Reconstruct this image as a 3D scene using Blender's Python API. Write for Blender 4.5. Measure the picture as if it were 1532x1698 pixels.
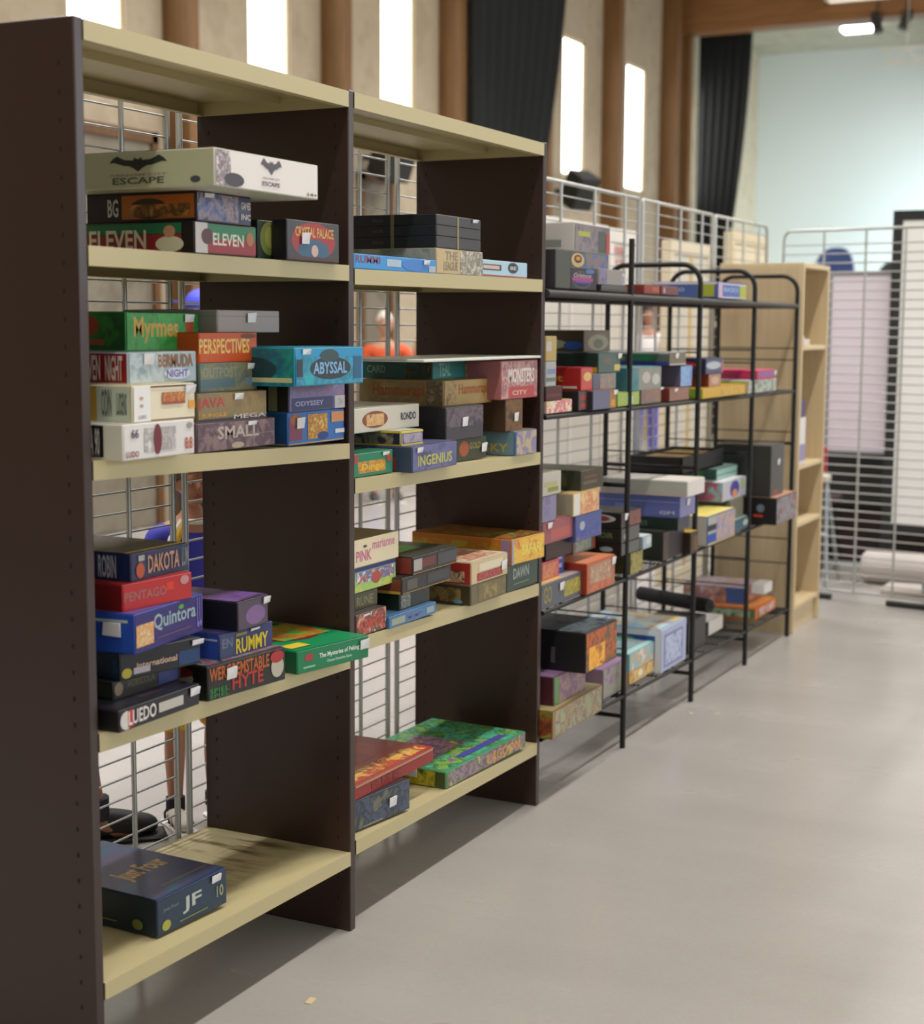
import bpy, bmesh, math, random
from mathutils import Vector, Matrix, Euler
random.seed(7)
SC = bpy.context.scene
for _o in list(bpy.data.objects): bpy.data.objects.remove(_o)
COL = SC.collection
R = math.radians

# ------------------------------------------------------------ camera
cam_d = bpy.data.cameras.new('camera'); cam = bpy.data.objects.new('camera', cam_d); COL.objects.link(cam)
SC.camera = cam
_yaw, _pitch, _roll = .4626, .1203, .0061
_f = Vector((-math.sin(_yaw)*math.cos(_pitch), math.cos(_yaw)*math.cos(_pitch), -math.sin(_pitch)))
_r = Vector((math.cos(_yaw), math.sin(_yaw), 0)); _u = _r.cross(_f)
_r2 = _r*math.cos(_roll)+_u*math.sin(_roll); _u2 = _u*math.cos(_roll)-_r*math.sin(_roll)
cam.matrix_world = Matrix(((_r2.x,_u2.x,-_f.x,1.8886),(_r2.y,_u2.y,-_f.y,0),(_r2.z,_u2.z,-_f.z,1.5),(0,0,0,1)))
cam_d.sensor_fit = 'HORIZONTAL'; cam_d.sensor_width = 36; cam_d.lens = 36*2559.8/1532
cam_d.clip_end = 200
cam_d.dof.use_dof = True; cam_d.dof.focus_distance = 3.8; cam_d.dof.aperture_fstop = 3.6

# ------------------------------------------------------------ colour management, world
SC.view_settings.view_transform = 'Standard'; SC.view_settings.look = 'None'
SC.view_settings.gamma = 1; SC.view_settings.use_curve_mapping = False
SC.view_settings.exposure = 0.0
W = bpy.data.worlds.new('sky'); SC.world = W; W.use_nodes = True
_bg = W.node_tree.nodes['Background']; _bg.inputs[0].default_value = (.86,.93,1,1); _bg.inputs[1].default_value = 3.0

# ------------------------------------------------------------ lights of the hall (ceiling luminaires and daylight), plus an added stage fill
def area(name, loc, rot, sx, sy, power, color=(1,1,1), spread=180):
    l = bpy.data.lights.new(name, 'AREA'); l.shape = 'RECTANGLE'; l.size = sx; l.size_y = sy
    l.energy = power; l.color = color; l.spread = R(spread)
    o = bpy.data.objects.new(name, l); o.location = loc; o.rotation_euler = [R(a) for a in rot]; COL.objects.link(o)
    return o
WARM = (1,.96,.90)
for y, p in ((-6.5,110),(-3.0,45),(-.5,60),(2.0,80),(4.5,92),(7.0,110),(9.5,120),(12.0,120),(15.0,110),(18.0,90)):
    area('hall_luminaire', (1.35, y, 6.45), (0,0,0), .16, 1.5, p, WARM)
for y, p in ((11,70),(16,80)):
    area('hall_luminaire', (5.4, y, 6.45), (0,0,0), .3, 1.5, p, WARM)
for y in (2.5, 6.0, 9.5, 13, 17.5):
    area('hall_luminaire', (-2.7, y, 6.45), (0,0,0), .3, 1.5, 95, (.96,.96,1), 95)
area('daylight_right_windows', (9.6, 13, 3.6), (0,90,0), 2.4, 10, 90, (.93,.96,1))
area('stage_wall_fill', (.6, 22.9, 2.3), (0,86,-20), 1.4, 1.4, 190, (.72,.90,1), 110)  # unseen fill lamp added to brighten the stage's back wall
area('stage_luminaire_light', (-1.2, 22.6, 5.6), (0,0,0), 2.5, .4, 60, (.95,.98,1))

# ------------------------------------------------------------ materials
def lin(h):
    h = h.lstrip('#')
    if len(h) == 3: h = ''.join(c*2 for c in h)
    v = [int(h[i:i+2],16)/255 for i in (0,2,4)]
    return tuple((c/12.92 if c <= .04045 else ((c+.055)/1.055)**2.4) for c in v)+(1,)
MC = {}
def mat(h, rough=.45, metal=0., emit=0, alpha=1, coat=0):
    k = (h, rough, metal, emit, alpha, coat)
    if k in MC: return MC[k]
    m = bpy.data.materials.new('surface_'+h.strip('#')); m.use_nodes = True
    b = m.node_tree.nodes['Principled BSDF']
    b.inputs['Base Color'].default_value = lin(h); b.inputs['Roughness'].default_value = rough
    b.inputs['Metallic'].default_value = metal
    if coat: b.inputs['Coat Weight'].default_value = coat; b.inputs['Coat Roughness'].default_value = .12
    if emit: b.inputs['Emission Color'].default_value = lin(h); b.inputs['Emission Strength'].default_value = emit
    if alpha < 1: b.inputs['Alpha'].default_value = alpha
    MC[k] = m; return m
def art(cols, scale=10, rough=.42, bump=0, detail=2.5, stretch=(1,1,1), const=True):
    """printed picture / patchy surface: noise through a colour ramp"""
    k = ('art', tuple(cols), scale, rough, bump, stretch, const)
    if k in MC: return MC[k]
    m = bpy.data.materials.new('printed_picture'); m.use_nodes = True; nt = m.node_tree; N = nt.nodes
    b = N['Principled BSDF']; b.inputs['Roughness'].default_value = rough
    tc = N.new('ShaderNodeTexCoord'); mp = N.new('ShaderNodeMapping'); mp.inputs['Scale'].default_value = stretch
    no = N.new('ShaderNodeTexNoise'); no.inputs['Scale'].default_value = scale; no.inputs['Detail'].default_value = detail; no.inputs['Distortion'].default_value = .0 if bump or stretch != (1,1,1) or detail < 5 else .6; no.inputs['Roughness'].default_value = .62
    mp.inputs['Location'].default_value = (random.random()*9, random.random()*9, random.random()*9)
    cr = N.new('ShaderNodeValToRGB'); cr.color_ramp.interpolation = 'LINEAR'
    e = cr.color_ramp.elements; n = len(cols)
    ps = [.36+.28*i/(n-1) for i in range(n)]
    e[0].position = ps[0]; e[0].color = lin(cols[0]); e[1].position = ps[-1]; e[1].color = lin(cols[-1])
    for i in range(1, n-1):
        q = e.new(ps[i]); q.color = lin(cols[i])
    L = nt.links
    L.new(tc.outputs['Object'], mp.inputs['Vector']); L.new(mp.outputs[0], no.inputs['Vector'])
    L.new(no.outputs['Fac'], cr.inputs['Fac']); L.new(cr.outputs[0], b.inputs['Base Color'])
    if bump:
        bp = N.new('ShaderNodeBump'); bp.inputs['Strength'].default_value = bump
        L.new(no.outputs['Fac'], bp.inputs['Height']); L.new(bp.outputs[0], b.inputs['Normal'])
    MC[k] = m; return m
def wood(c1, c2, scale=6, axis='Z', rough=.5):
    st = {'Z':(6,6,.35),'Y':(6,.35,6),'X':(.35,6,6)}[axis]
    return art((c1, c2, c1), scale, rough, .04, stretch=st)

# ------------------------------------------------------------ mesh builder
class MB:
    def __init__(s): s.bm = bmesh.new(); s.mats = []
    def mi(s, m):
        if m not in s.mats: s.mats.append(m)
        return s.mats.index(m)
    def add(s, verts, faces, m, smooth=False):
        i = s.mi(m); vs = [s.bm.verts.new(v) for v in verts]
        out = []
        for f in faces:
            try: fc = s.bm.faces.new([vs[k] for k in f])
            except ValueError: continue
            fc.material_index = i; fc.smooth = smooth; out.append(fc)
        return out
    def box(s, a, b, m, bev=0, M=None):
        x0,y0,z0 = a; x1,y1,z1 = b
        v = [(x0,y0,z0),(x1,y0,z0),(x1,y1,z0),(x0,y1,z0),(x0,y0,z1),(x1,y0,z1),(x1,y1,z1),(x0,y1,z1)]
        if M: v = [M @ Vector(p) for p in v]
        fs = s.add(v, [(0,3,2,1),(4,5,6,7),(0,1,5,4),(1,2,6,5),(2,3,7,6),(3,0,4,7)], m)
        if bev:
            es = set(e for f in fs for e in f.edges)
            r = bmesh.ops.bevel(s.bm, geom=list(es), offset=bev, segments=2, affect='EDGES', profile=.6)
            for f in r['faces']: f.smooth = True
        return fs
    def tube(s, pts, r, m, n=8, closed=False):
        """smooth round tube through points"""
        P = [Vector(p) for p in pts]; rings = []
        rr = r if isinstance(r, (list, tuple)) else [r]*len(P)
        for i, p in enumerate(P):
            if i == 0: d = P[1]-P[0]
            elif i == len(P)-1: d = P[-1]-P[-2]
            else: d = (P[i+1]-P[i]).normalized()+(P[i]-P[i-1]).normalized()
            d.normalize(); a = d.orthogonal().normalized() if i == 0 else (prev-d*prev.dot(d)).normalized()
            prev = a; b = d.cross(a)
            rings.append([p+a*math.cos(2*math.pi*k/n)*rr[i]+b*math.sin(2*math.pi*k/n)*rr[i] for k in range(n)])
        vs = [v for ring in rings for v in ring]; fs = []
        for i in range(len(P)-1):
            for k in range(n): fs.append((i*n+k, i*n+(k+1)%n, (i+1)*n+(k+1)%n, (i+1)*n+k))
        s.add(vs, fs, m, True)
        s.add(rings[0], [tuple(range(n))[::-1]], m); s.add(rings[-1], [tuple(range(n))], m)
    def build(s, name, parent=None, loc=(0,0,0), rotz=0):
        me = bpy.data.meshes.new(name); s.bm.normal_update(); s.bm.to_mesh(me); s.bm.free()
        for m in s.mats: me.materials.append(m)
        o = bpy.data.objects.new(name, me); COL.objects.link(o); o.location = loc; o.rotation_euler = (0,0,rotz)
        if parent: o.parent = parent
        return o
def tag(o, label=None, cat=None, group=None, kind=None):
    for k, v in (('label',label),('category',cat),('group',group),('kind',kind)):
        if v: o[k] = v
    return o
def empty(name, loc=(0,0,0), rz=0):
    o = bpy.data.objects.new(name, None); COL.objects.link(o); o.location = loc; o.rotation_euler = (0,0,rz); o.empty_display_size = .1
    return o
_TC = {}
def text_mesh(s):
    """unit-box outline letters: list of verts (0..1) and faces"""
    if s in _TC: return _TC[s]
    c = bpy.data.curves.new('t', 'FONT'); c.body = s; c.resolution_u = 2; c.offset = .022
    o = bpy.data.objects.new('t', c); COL.objects.link(o)
    dg = bpy.context.evaluated_depsgraph_get(); me = bpy.data.meshes.new_from_object(o.evaluated_get(dg))
    vs = [(v.co.x, v.co.y) for v in me.vertices]; fs = [tuple(p.vertices) for p in me.polygons]
    bpy.data.objects.remove(o); bpy.data.curves.remove(c); bpy.data.meshes.remove(me)
    x0 = min(v[0] for v in vs); x1 = max(v[0] for v in vs); y0 = min(v[1] for v in vs); y1 = max(v[1] for v in vs)
    vs = [((x-x0)/(x1-x0), (y-y0)/max(1e-6,y1-y0)) for x, y in vs]
    _TC[s] = (vs, fs); return _TC[s]
BAT = [(0,.55),(.06,.8),(.14,.97),(.2,.85),(.28,.72),(.38,.7),(.42,.68),(.44,.86),(.48,.76),(.52,.76),(.56,.86),(.58,.68),(.62,.7),(.72,.72),(.8,.85),(.86,.97),(.94,.8),(1,.55),
       (.92,.58),(.84,.5),(.74,.38),(.66,.36),(.58,.22),(.5,0),(.42,.22),(.34,.36),(.26,.38),(.16,.5),(.08,.58)]
# ------------------------------------------------------------ room shell
def st(mb, name, **k): return tag(mb.build(name, **k), kind='structure')
WX = -5.3
M_WALL = art(('#ab9c84','#b0a189','#a6967e'), 3, .8)
M_TIMB = wood('#7c5830','#6d4c28', 3, 'Z', .5)
M_TRIM = mat('#bdb095', .6)
def floor_mat():
    m = bpy.data.materials.new('vinyl_floor'); m.use_nodes = True; nt = m.node_tree; N = nt.nodes; L = nt.links
    b = N['Principled BSDF']; tc = N.new('ShaderNodeTexCoord')
    n1 = N.new('ShaderNodeTexNoise'); n1.inputs['Scale'].default_value = .9; n1.inputs['Detail'].default_value = 3
    n2 = N.new('ShaderNodeTexNoise'); n2.inputs['Scale'].default_value = 90
    mp = N.new('ShaderNodeMapping'); mp.inputs['Scale'].default_value = (1,3,1)
    cr = N.new('ShaderNodeValToRGB'); cr.color_ramp.elements[0].position = .3; cr.color_ramp.elements[1].position = .75
    cr.color_ramp.elements[0].color = lin('#a09b96'); cr.color_ramp.elements[1].color = lin('#a9a49f')
    L.new(tc.outputs['Object'], mp.inputs[0]); L.new(mp.outputs[0], n1.inputs['Vector']); L.new(tc.outputs['Object'], n2.inputs['Vector'])
    mx = N.new('ShaderNodeMix'); mx.data_type = 'RGBA'; mx.inputs['Factor'].default_value = .06
    L.new(n1.outputs['Fac'], cr.inputs['Fac']); L.new(cr.outputs[0], mx.inputs[6]); L.new(n2.outputs['Color'], mx.inputs[7])
    L.new(mx.outputs[2], b.inputs['Base Color'])
    rr = N.new('ShaderNodeMapRange'); rr.inputs['To Min'].default_value = .23; rr.inputs['To Max'].default_value = .3
    L.new(n1.outputs['Fac'], rr.inputs['Value']); L.new(rr.outputs[0], b.inputs['Roughness'])
    b.inputs['Specular IOR Level'].default_value = .45
    return m
m = MB(); m.box((WX-.3,-8,-.1),(10,25.1,0), floor_mat()); st(m,'floor')
WIN = [(6.25,6.9),(8.4,9.02),(10.55,11.17),(12.70,13.35),(14.83,15.48),(16.98,17.66),(19.06,19.78),(21.10,21.8)]
m = MB()
m.box((WX-.3,-8,0),(WX,25.1,3.25), M_WALL); m.box((WX-.3,-8,4.87),(WX,25.1,6.8), M_WALL)
yy = -8
for a, b in WIN+[(25.1,25.1)]:
    m.box((WX-.3,yy,3.25),(WX,a,4.87), M_WALL); yy = b
st(m,'wall_left')
m = MB(); m.box((WX-.3,25.1,0),(10.2,25.3,6.8), mat('#d6dad4', .75)); st(m,'wall_back')
m = MB(); m.box((WX-.3,-8.2,0),(10.2,-8,6.8), M_WALL); st(m,'wall_front')
m = MB(); m.box((10,-8,0),(10.2,25.1,1.8), M_WALL); m.box((10,-8,5.2),(10.2,25.1,6.8), M_WALL)
for y in (-8,-2.2,3.8,9.8,15.8): m.box((10,y,1.8),(10.2,y+.8,5.2), M_WALL)
m.box((10,21,1.8),(10.2,25.1,5.2), M_WALL); st(m,'wall_right')
m = MB(); m.box((WX-.3,-8,6.7),(10.2,20.7,6.8), mat('#d0c8b8', .8)); st(m,'ceiling')
m = MB(); m.box((WX,21.0,5.86),(10,25.1,5.96), art(('#b3ad98','#bcb5a0','#aaa58f'), 2, .8)); st(m,'ceiling_stage')
# windows: bright daylight behind translucent blinds
PANE = mat('#fffdf4', .6, 0, 5)
for i, (a, b) in enumerate(WIN):
    m = MB(); f = mat('#cfc2a2', .5)
    m.box((WX-.07,a,3.25),(WX-.02,a+.035,4.87), f); m.box((WX-.07,b-.035,3.25),(WX-.02,b,4.87), f)
    m.box((WX-.07,a,3.25),(WX-.02,b,3.29), f); m.box((WX-.07,a,4.83),(WX-.02,b,4.87), f)
    w = st(m, 'window_%d' % (i+1))
    p = MB(); p.box((WX-.06,a+.03,3.28),(WX-.04,b-.03,4.84), PANE); p.build('window_blind', w)
# timber posts along the left wall
for i, y in enumerate((5.1,7.27,9.44,11.64,13.84,16.02,18.2,20.36)):
    m = MB(); m.box((WX,y,0),(WX+.24,y+.13,6.7), M_TIMB, .006)
    m.box((WX,y+.13,0),(WX+.03,y+.24,6.7), M_TRIM); st(m,'trim_%d' % (i+1))
m = MB(); m.box((WX,20.66,5.46),(10,21.0,6.7), wood('#8a5f36','#7c532d', 3, 'X', .45)); st(m,'beam_stage')
m = MB(); m.box((WX,20.86,0),(WX+.24,21.0,5.46), M_TIMB); st(m,'trim_9')
# brown-framed grey doors under the windows
for i, (y0, y1) in enumerate(((6.0,7.2),(8.2,9.3),(12.24,12.85))):
    m = MB(); fr = wood('#6a4a2a','#5a3c20', 4); z1 = 2.88
    m.box((WX,y0,0),(WX+.06,y0+.07,z1), fr); m.box((WX,y1-.07,0),(WX+.06,y1,z1), fr); m.box((WX,y0,z1-.08),(WX+.06,y1,z1), fr)
    d = st(m,'door_%d' % (i+1))
    p = MB(); p.box((WX+.005,y0+.07,.01),(WX+.035,y1-.07,z1-.08), art(('#6f6656','#787060','#665d4e'), 3, .6)); p.build('door_leaf', d)
    p = MB(); p.tube([(WX+.04,y0+.14,1.0),(WX+.08,y0+.14,1.0),(WX+.08,y0+.14,1.14),(WX+.04,y0+.14,1.14)], .01, mat('#9a9a9a', .3, 1)); p.build('door_handle', d)

# stage platform and its things
m = MB(); m.box((WX+.25,21.0,0),(10,25.1,1.5), mat('#1a1718', .7)); m.box((WX+.25,20.98,1.47),(10,21.0,1.52), mat('#7a5a3a', .5)); st(m,'floor_stage')

def curtain(name, label, pts_top, pts_bot, z0, z1, amp, folds, group=None):
    """pleated cloth between a top line and a bottom line, with real thickness"""
    m = MB(); n = folds*8; rows = 14; vs = []; th = .02
    T0, T1 = Vector(pts_top[0]), Vector(pts_top[1]); B0, B1 = Vector(pts_bot[0]), Vector(pts_bot[1])
    for s in (0, 1):
        for r in range(rows+1):
            v = r/rows; e = v**1.7
            for k in range(n+1):
                u = k/n; a = T0.lerp(T1, u); b = B0.lerp(B1, u); p = a.lerp(b, e)
                d = (T1-T0).normalized(); nn = Vector((-d.y, d.x, 0))
                q = p+nn*(amp*math.sin(2*math.pi*u*folds+.6*math.sin(3*u+v))*(1-.3*v)+(th if s else 0))
                vs.append((q.x, q.y, z1+(z0-z1)*v))
    w = n+1; S = (rows+1)*w; fs = []
    for r in range(rows):
        for k in range(n):
            a = r*w+k; fs.append((a, a+1, a+w+1, a+w)); b = a+S; fs.append((b, b+w, b+w+1, b+1))
    for r in range(rows):
        for k in (0, n): a = r*w+k; fs.append((a, a+w, a+w+S, a+S))
    for k in range(n):
        for r in (0, rows): a = r*w+k; fs.append((a, a+1, a+1+S, a+S))
    m.add(vs, fs, mat('#101314', .9), True)
    bmesh.ops.recalc_face_normals(m.bm, faces=m.bm.faces)
    o = m.build(name); tag(o, label, 'curtain', group); return o
curtain('black_curtain','long black curtain hanging between the windows, narrower lower down',[(-4.98,13.95,0),(-4.98,16.45,0)],[(-4.98,14.05,0),(-4.98,15.2,0)],1.9,6.6,.03,9)
curtain('black_curtain','black side curtain hanging beside the white stage wall',[(-5.22,21.75,0),(-4.45,21.75,0)],[(-5.22,21.75,0),(-4.88,21.75,0)],1.56,5.8,.018,6)
# stage luminaire, spotlights, hanging projector cage
L0 = empty('ceiling_light',(-3.28,23.1,5.86)); tag(L0,'lit oval ceiling light over the stage','light')
m = MB(); m.box((-.24,-.16,-.05),(.24,.16,0), mat('#5a5a60', .5), .02); m.build('light_housing', L0)
m = MB(); m.box((-.23,-.15,-.11),(.23,.15,-.05), mat('#f0f4ff', .4, 0, 9), .028); m.build('light_diffuser', L0)
def spot(x, lab, tilt):
    o = empty('stage_spotlight',(x,20.55,5.5)); tag(o, lab, 'spotlight', 'spotlights on the stage beam')
    bk = mat('#26221f', .5)
    m = MB(); m.tube([(0,.1,.12),(0,0,.12),(0,0,0)], .012, bk); m.tube([(-.07,0,-.12),(-.07,0,0),(.07,0,0),(.07,0,-.12)], .01, bk); m.build('yoke', o)
    d = Vector((tilt,-.3,-1)).normalized()*.13; c = Vector((0,0,-.12))
    m = MB(); m.tube([c-d, c-d*.5, c+d*.6, c+d], [.045,.06,.06,.07], bk, 12); m.build('lamp_body', o)
    m = MB(); m.tube([c+d, c+d*1.04], .055, mat('#5a5a5a', .2), 12); m.build('lens', o)
spot(-2.48,'left of the two black spotlights hanging under the timber beam', .25)
spot(-2.11,'right of the two black spotlights hanging under the timber beam', -.3)
L1 = empty('strip_light',(-2.1,20.55,5.72)); tag(L1,'long white strip light fixed across the timber beam','light')
m = MB(); m.box((-1.05,-.06,-.03),(2.2,.06,.03), mat('#e5e0d4', .4), .01); m.build('light_housing', L1)
m = MB(); m.box((-1.0,-.04,-.05),(2.15,.04,-.03), mat('#efe8da', .4, 0, .8), .006); m.build('light_tube', L1)
L2 = empty('projector_cage',(-1.98,20.0,4.86)); tag(L2,'small pale wire-frame truss hanging near the stage','truss')
m = MB(); pm = mat('#d8d2c4', .5)
for z in (-.1,.08): m.tube([(-.3,0,z),(.6,0,z)], .012, pm)
for k in range(7): m.tube([(-.3+k*.15,0,-.1 if k%2 else .08),(-.15+k*.15,0,.08 if k%2 else -.1)], .008, pm)
m.tube([(0,0,.08),(0,0,1.85)], .004, pm); m.tube([(.4,0,.08),(.4,0,1.85)], .004, pm); m.build('truss_frame', L2)
# wall speakers
def speaker(y, z, lab, rz):
    o = empty('wall_speaker',(WX+.02,y,z)); tag(o, lab, 'speaker', 'black speakers on the window wall')
    m = MB(); b = mat('#20211f', .6)
    M = Matrix.Translation((.3,0,0)) @ Euler((0,R(28),R(rz))).to_matrix().to_4x4()
    m.box((-.13,-.16,-.2),(.13,.16,.2), b, .02, M); m.build('speaker_cabinet', o)
    g = MB(); g.box((.13,-.14,-.18),(.14,.14,.18), mat('#303230', .8), 0, M); g.build('speaker_grille', o)
    k = MB(); k.tube([(0,0,.0),(.18,0,0)], .025, b); k.build('wall_bracket', o)
speaker(16.75,3.05,'black tilted speaker on the wall below the slim window', -25)
speaker(12.35,3.0,'black speaker on the wall, seen through the second bay\'s top shelf', -25)

# chairs on the stage
def cup_chair(x, y, z, col, lab, kind, rz=0, s=1):
    o = empty(kind,(x,y,z), rz); tag(o, lab, 'chair'); o.scale = (s,s,s); leg = mat('#2a2a2c', .4, .6)
    m = MB(); n = 10; vs = []
    for t in (0,.025):
        for i in range(n+1):
            for j in range(7):
                u = (i/n-.5)*2; v = j/6
                wd = .23*(1-.25*v**3); zz = .44+v*.42*(1-.22*abs(u)**3)
                vs.append((u*wd, .2+.09*v-.07*u*u+t, zz))
    W = 7; S = (n+1)*W; fs = []
    for i in range(n):
        for j in range(6):
            a = i*W+j; fs += [(a,a+W,a+W+1,a+1),(a+S,a+S+1,a+S+W+1,a+S+W)]
    for i in range(n):
        for j in (0,6): a = i*W+j; fs.append((a,a+W,a+W+S,a+S))
    for j in range(6):
        for i in (0,n): a = i*W+j; fs.append((a,a+1,a+1+S,a+S))
    m.add(vs, fs, mat(col, .5), True); bmesh.ops.recalc_face_normals(m.bm, faces=m.bm.faces); m.build('backrest', o)
    m = MB(); m.box((-.23,-.22,.42),(.23,.22,.46), mat(col, .5), .015); m.build('seat', o)
    for sx in (-1,1):
        for sy in (-1,1):
            m = MB(); m.tube([(sx*.18,sy*.18,.42),(sx*.22,sy*.23,0)], .012, leg); m.build('leg', o)
    return o
cup_chair(-3.22,21.6,1.525,'#3a4f8a','blue rounded-back chair standing on the stage behind the grid fence','stage_chair',s=1.27)
cup_chair(-2.4,21.6,1.525,'#22252c','black rounded-back chair on the stage, right of the blue one','stage_chair',s=1.03)

# ------------------------------------------------------------ wire grid fence panels
GAL = mat('#b4b6b2', .38, .55)
def grid_panel(L, H, lab, group, p0, ang, feet=True, vert=None, r0=.012, r1=.012, wr=.0029):
    o = empty('grid_panel', p0, ang); tag(o, lab, 'grid panel', group)
    m = MB()
    pts = [(0,0,.03),(0,0,H-r0)]
    for k in range(1,6): a = k*math.pi/12; pts.append((0, r0-r0*math.cos(a), H-r0+r0*math.sin(a)))
    for k in range(0,6): a = k*math.pi/12; pts.append((0, L-r1+r1*math.sin(a), H-r1+r1*math.cos(a)))
    pts += [(0,L,.03)]
    m.tube(pts, .0085, GAL, 8); m.tube([(0,0,.05),(0,L,.05)], .007, GAL, 6); m.build('panel_frame', o)
    m = MB(); z = .1
    while z < H-.03: m.tube([(0,0,z),(0,L,z)], wr, GAL, 5); z += .05
    for y in (vert or (.18,L/2,L-.18)): m.tube([(.006,y,.05),(.006,y,H-.002)], .0065, GAL, 6)
    m.build('wire_mesh', o)
    if feet:
        for y in (.12, L-.12):
            m = MB(); m.box((-.16,y-.02,0),(.16,y+.02,.018), mat('#262b2a', .6), .004); m.build('foot', o)
    return o
gp = [(2.08,3.115,'first grid panel, behind the left end of the shelving'),(3.165,4.215,'grid panel behind the second bay of the brown shelving'),
      (4.275,5.33,'grid panel behind the first bay of the black rack'),(5.385,6.44,'grid panel behind the middle bay of the black rack'),
      (6.495,7.5,'grid panel behind the far bay of the black rack'),(7.55,8.5,'grid panel behind the beige bookcase, up to the corner')]
for a, b, lb in gp: grid_panel(b-a, 2.05, lb, 'grid panels behind the row of shelves', (-.475,a,0), 0, r1=.05 if b > 8 else .012)
dx, dy = .905, -.16; an = math.atan2(dy, dx)-math.pi/2
grid_panel(.93, 2.03, 'grid panel across the aisle end, next to the beige bookcase', 'grid panels closing the aisle', (-.40,8.58,0), an, False, (.24,.48,.70), .05, .012, .0042)
grid_panel(1.05, 2.03, 'grid panel across the aisle end, at the right edge', 'grid panels closing the aisle', (.535,8.415,0), an, False, (.25,.52,.8), .012, .05, .0042)
for k, (s0, s1, lab) in enumerate(((.02,.36,'black base bar of the end fence, beside the bookcase'),(.68,1.25,'black base bar of the end fence, at the right'))):
    u = Vector((dx,dy,0)).normalized(); c = Vector((-.40,8.58,0))-Vector((-u.y,u.x,0))*.03
    m = MB(); a = c+u*s0; b = c+u*s1
    m.tube([a+Vector((0,0,.0165)), b+Vector((0,0,.0165))], .016, mat('#1f2321', .6)); tag(m.build('fence_base_bar'), lab, 'base bar')

# ------------------------------------------------------------ brown and cream shelving unit
SH = empty('shelving_unit',(0,0,0)); tag(SH,'brown metal shelving with cream shelves, two bays of board games','shelving')
M_BR = mat('#33201b', .4, 0, 0, 1, .15)
M_BRE = mat('#43291f', .4)
M_CR = mat('#bcaf84', .45)
for y in (2.2237,3.180,4.320):
    m = MB(); m.box((-.432,y,.0),(0,y+.025,2.045), M_BR, .003)
    dk = mat('#140e0c', .8); lt = mat('#6a5a54', .4, .5)
    for side in (-1,1):
        yy = y-.0006 if side < 0 else y+.0256
        for x in (-.035,-.397):
            z = .08
            while z < 2.0:
                q = [(x-.0025,yy,z),(x+.0025,yy,z),(x+.0025,yy,z+.009),(x-.0025,yy,z+.009)]
                m.add(q, [(0,1,2,3) if side < 0 else (3,2,1,0)], dk); z += .0508
    m.build('side_panel', SH)
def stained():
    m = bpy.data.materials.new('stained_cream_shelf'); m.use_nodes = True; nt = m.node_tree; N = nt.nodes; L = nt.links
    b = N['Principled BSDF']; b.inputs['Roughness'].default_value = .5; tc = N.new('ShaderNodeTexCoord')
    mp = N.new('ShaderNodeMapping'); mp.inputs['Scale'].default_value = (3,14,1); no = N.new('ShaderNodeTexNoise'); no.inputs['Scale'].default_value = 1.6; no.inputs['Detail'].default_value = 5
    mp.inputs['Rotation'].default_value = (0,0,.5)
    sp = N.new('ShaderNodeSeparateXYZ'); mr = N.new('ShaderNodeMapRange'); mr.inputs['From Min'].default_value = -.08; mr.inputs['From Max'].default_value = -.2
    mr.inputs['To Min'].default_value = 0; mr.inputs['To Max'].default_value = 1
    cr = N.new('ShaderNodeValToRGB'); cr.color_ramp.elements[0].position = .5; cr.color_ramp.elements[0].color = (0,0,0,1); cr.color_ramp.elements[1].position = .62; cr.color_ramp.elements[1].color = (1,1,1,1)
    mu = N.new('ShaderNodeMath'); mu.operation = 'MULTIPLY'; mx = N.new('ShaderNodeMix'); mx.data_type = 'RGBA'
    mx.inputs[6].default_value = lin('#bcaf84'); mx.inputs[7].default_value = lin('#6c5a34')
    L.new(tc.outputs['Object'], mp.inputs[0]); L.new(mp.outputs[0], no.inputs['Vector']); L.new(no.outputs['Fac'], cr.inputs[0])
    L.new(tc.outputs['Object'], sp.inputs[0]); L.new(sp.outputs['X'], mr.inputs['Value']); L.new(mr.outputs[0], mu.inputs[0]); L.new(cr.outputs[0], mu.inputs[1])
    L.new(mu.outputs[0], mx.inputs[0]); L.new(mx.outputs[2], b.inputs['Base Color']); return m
def shelf(y0, z0, y1, z1, mt=M_CR, th=.036, x0=-.43, x1=0):
    """folded sheet-metal shelf: flat top with lips turned down on all sides"""
    m = MB(); t = .003
    def zt(y): return z0+(z1-z0)*(y-y0)/(y1-y0)
    def slab(xa, xb, ya, yb, da, db):
        v = []
        for z in (-db, -da):
            for (x, y) in ((xa,ya),(xb,ya),(xb,yb),(xa,yb)): v.append((x, y, zt(y)+z))
        fs = m.add(v, [(0,3,2,1),(4,5,6,7),(0,1,5,4),(1,2,6,5),(2,3,7,6),(3,0,4,7)], mt)
    slab(x0, x1, y0, y1, 0, t); slab(x1-t, x1+.0015, y0, y1, -.0005, th); slab(x0, x0+t, y0, y1, 0, th)
    slab(x1-.02, x1-t, y0, y1, th-t, th); slab(x0+t, x0+.02, y0, y1, th-t, th)
    slab(x0, x1, y0, y0+t, t, th); slab(x0, x1, y1-t, y1, t, th)
    slab(x0+.19, x0+.24, y0, y1, t, t+.016)
    return m.build('shelf', SH)
for (a, b) in ((2.042,2.040),(1.6405,1.6388),(1.2455,1.2175),(.7255,.705)): shelf(2.250,a,3.1795,b)
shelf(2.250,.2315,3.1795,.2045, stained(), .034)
for (a, b) in ((2.041,2.041),(1.6315,1.638),(1.130,1.116),(.7375,.709),(.2265,.204)): shelf(3.2065,a,4.3195,b)
# loose white board resting on top of the right-hand piles
m = MB(); m.box((-.30,3.56,0),(0,4.318,.007), mat('#cfd2c8', .5), .002); o = m.build('white_board', None, (0,0,1.401)); o.location.z = 1.4035
tag(o,'thin white board lying flat on top of the teal and red boxes','board')

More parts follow.
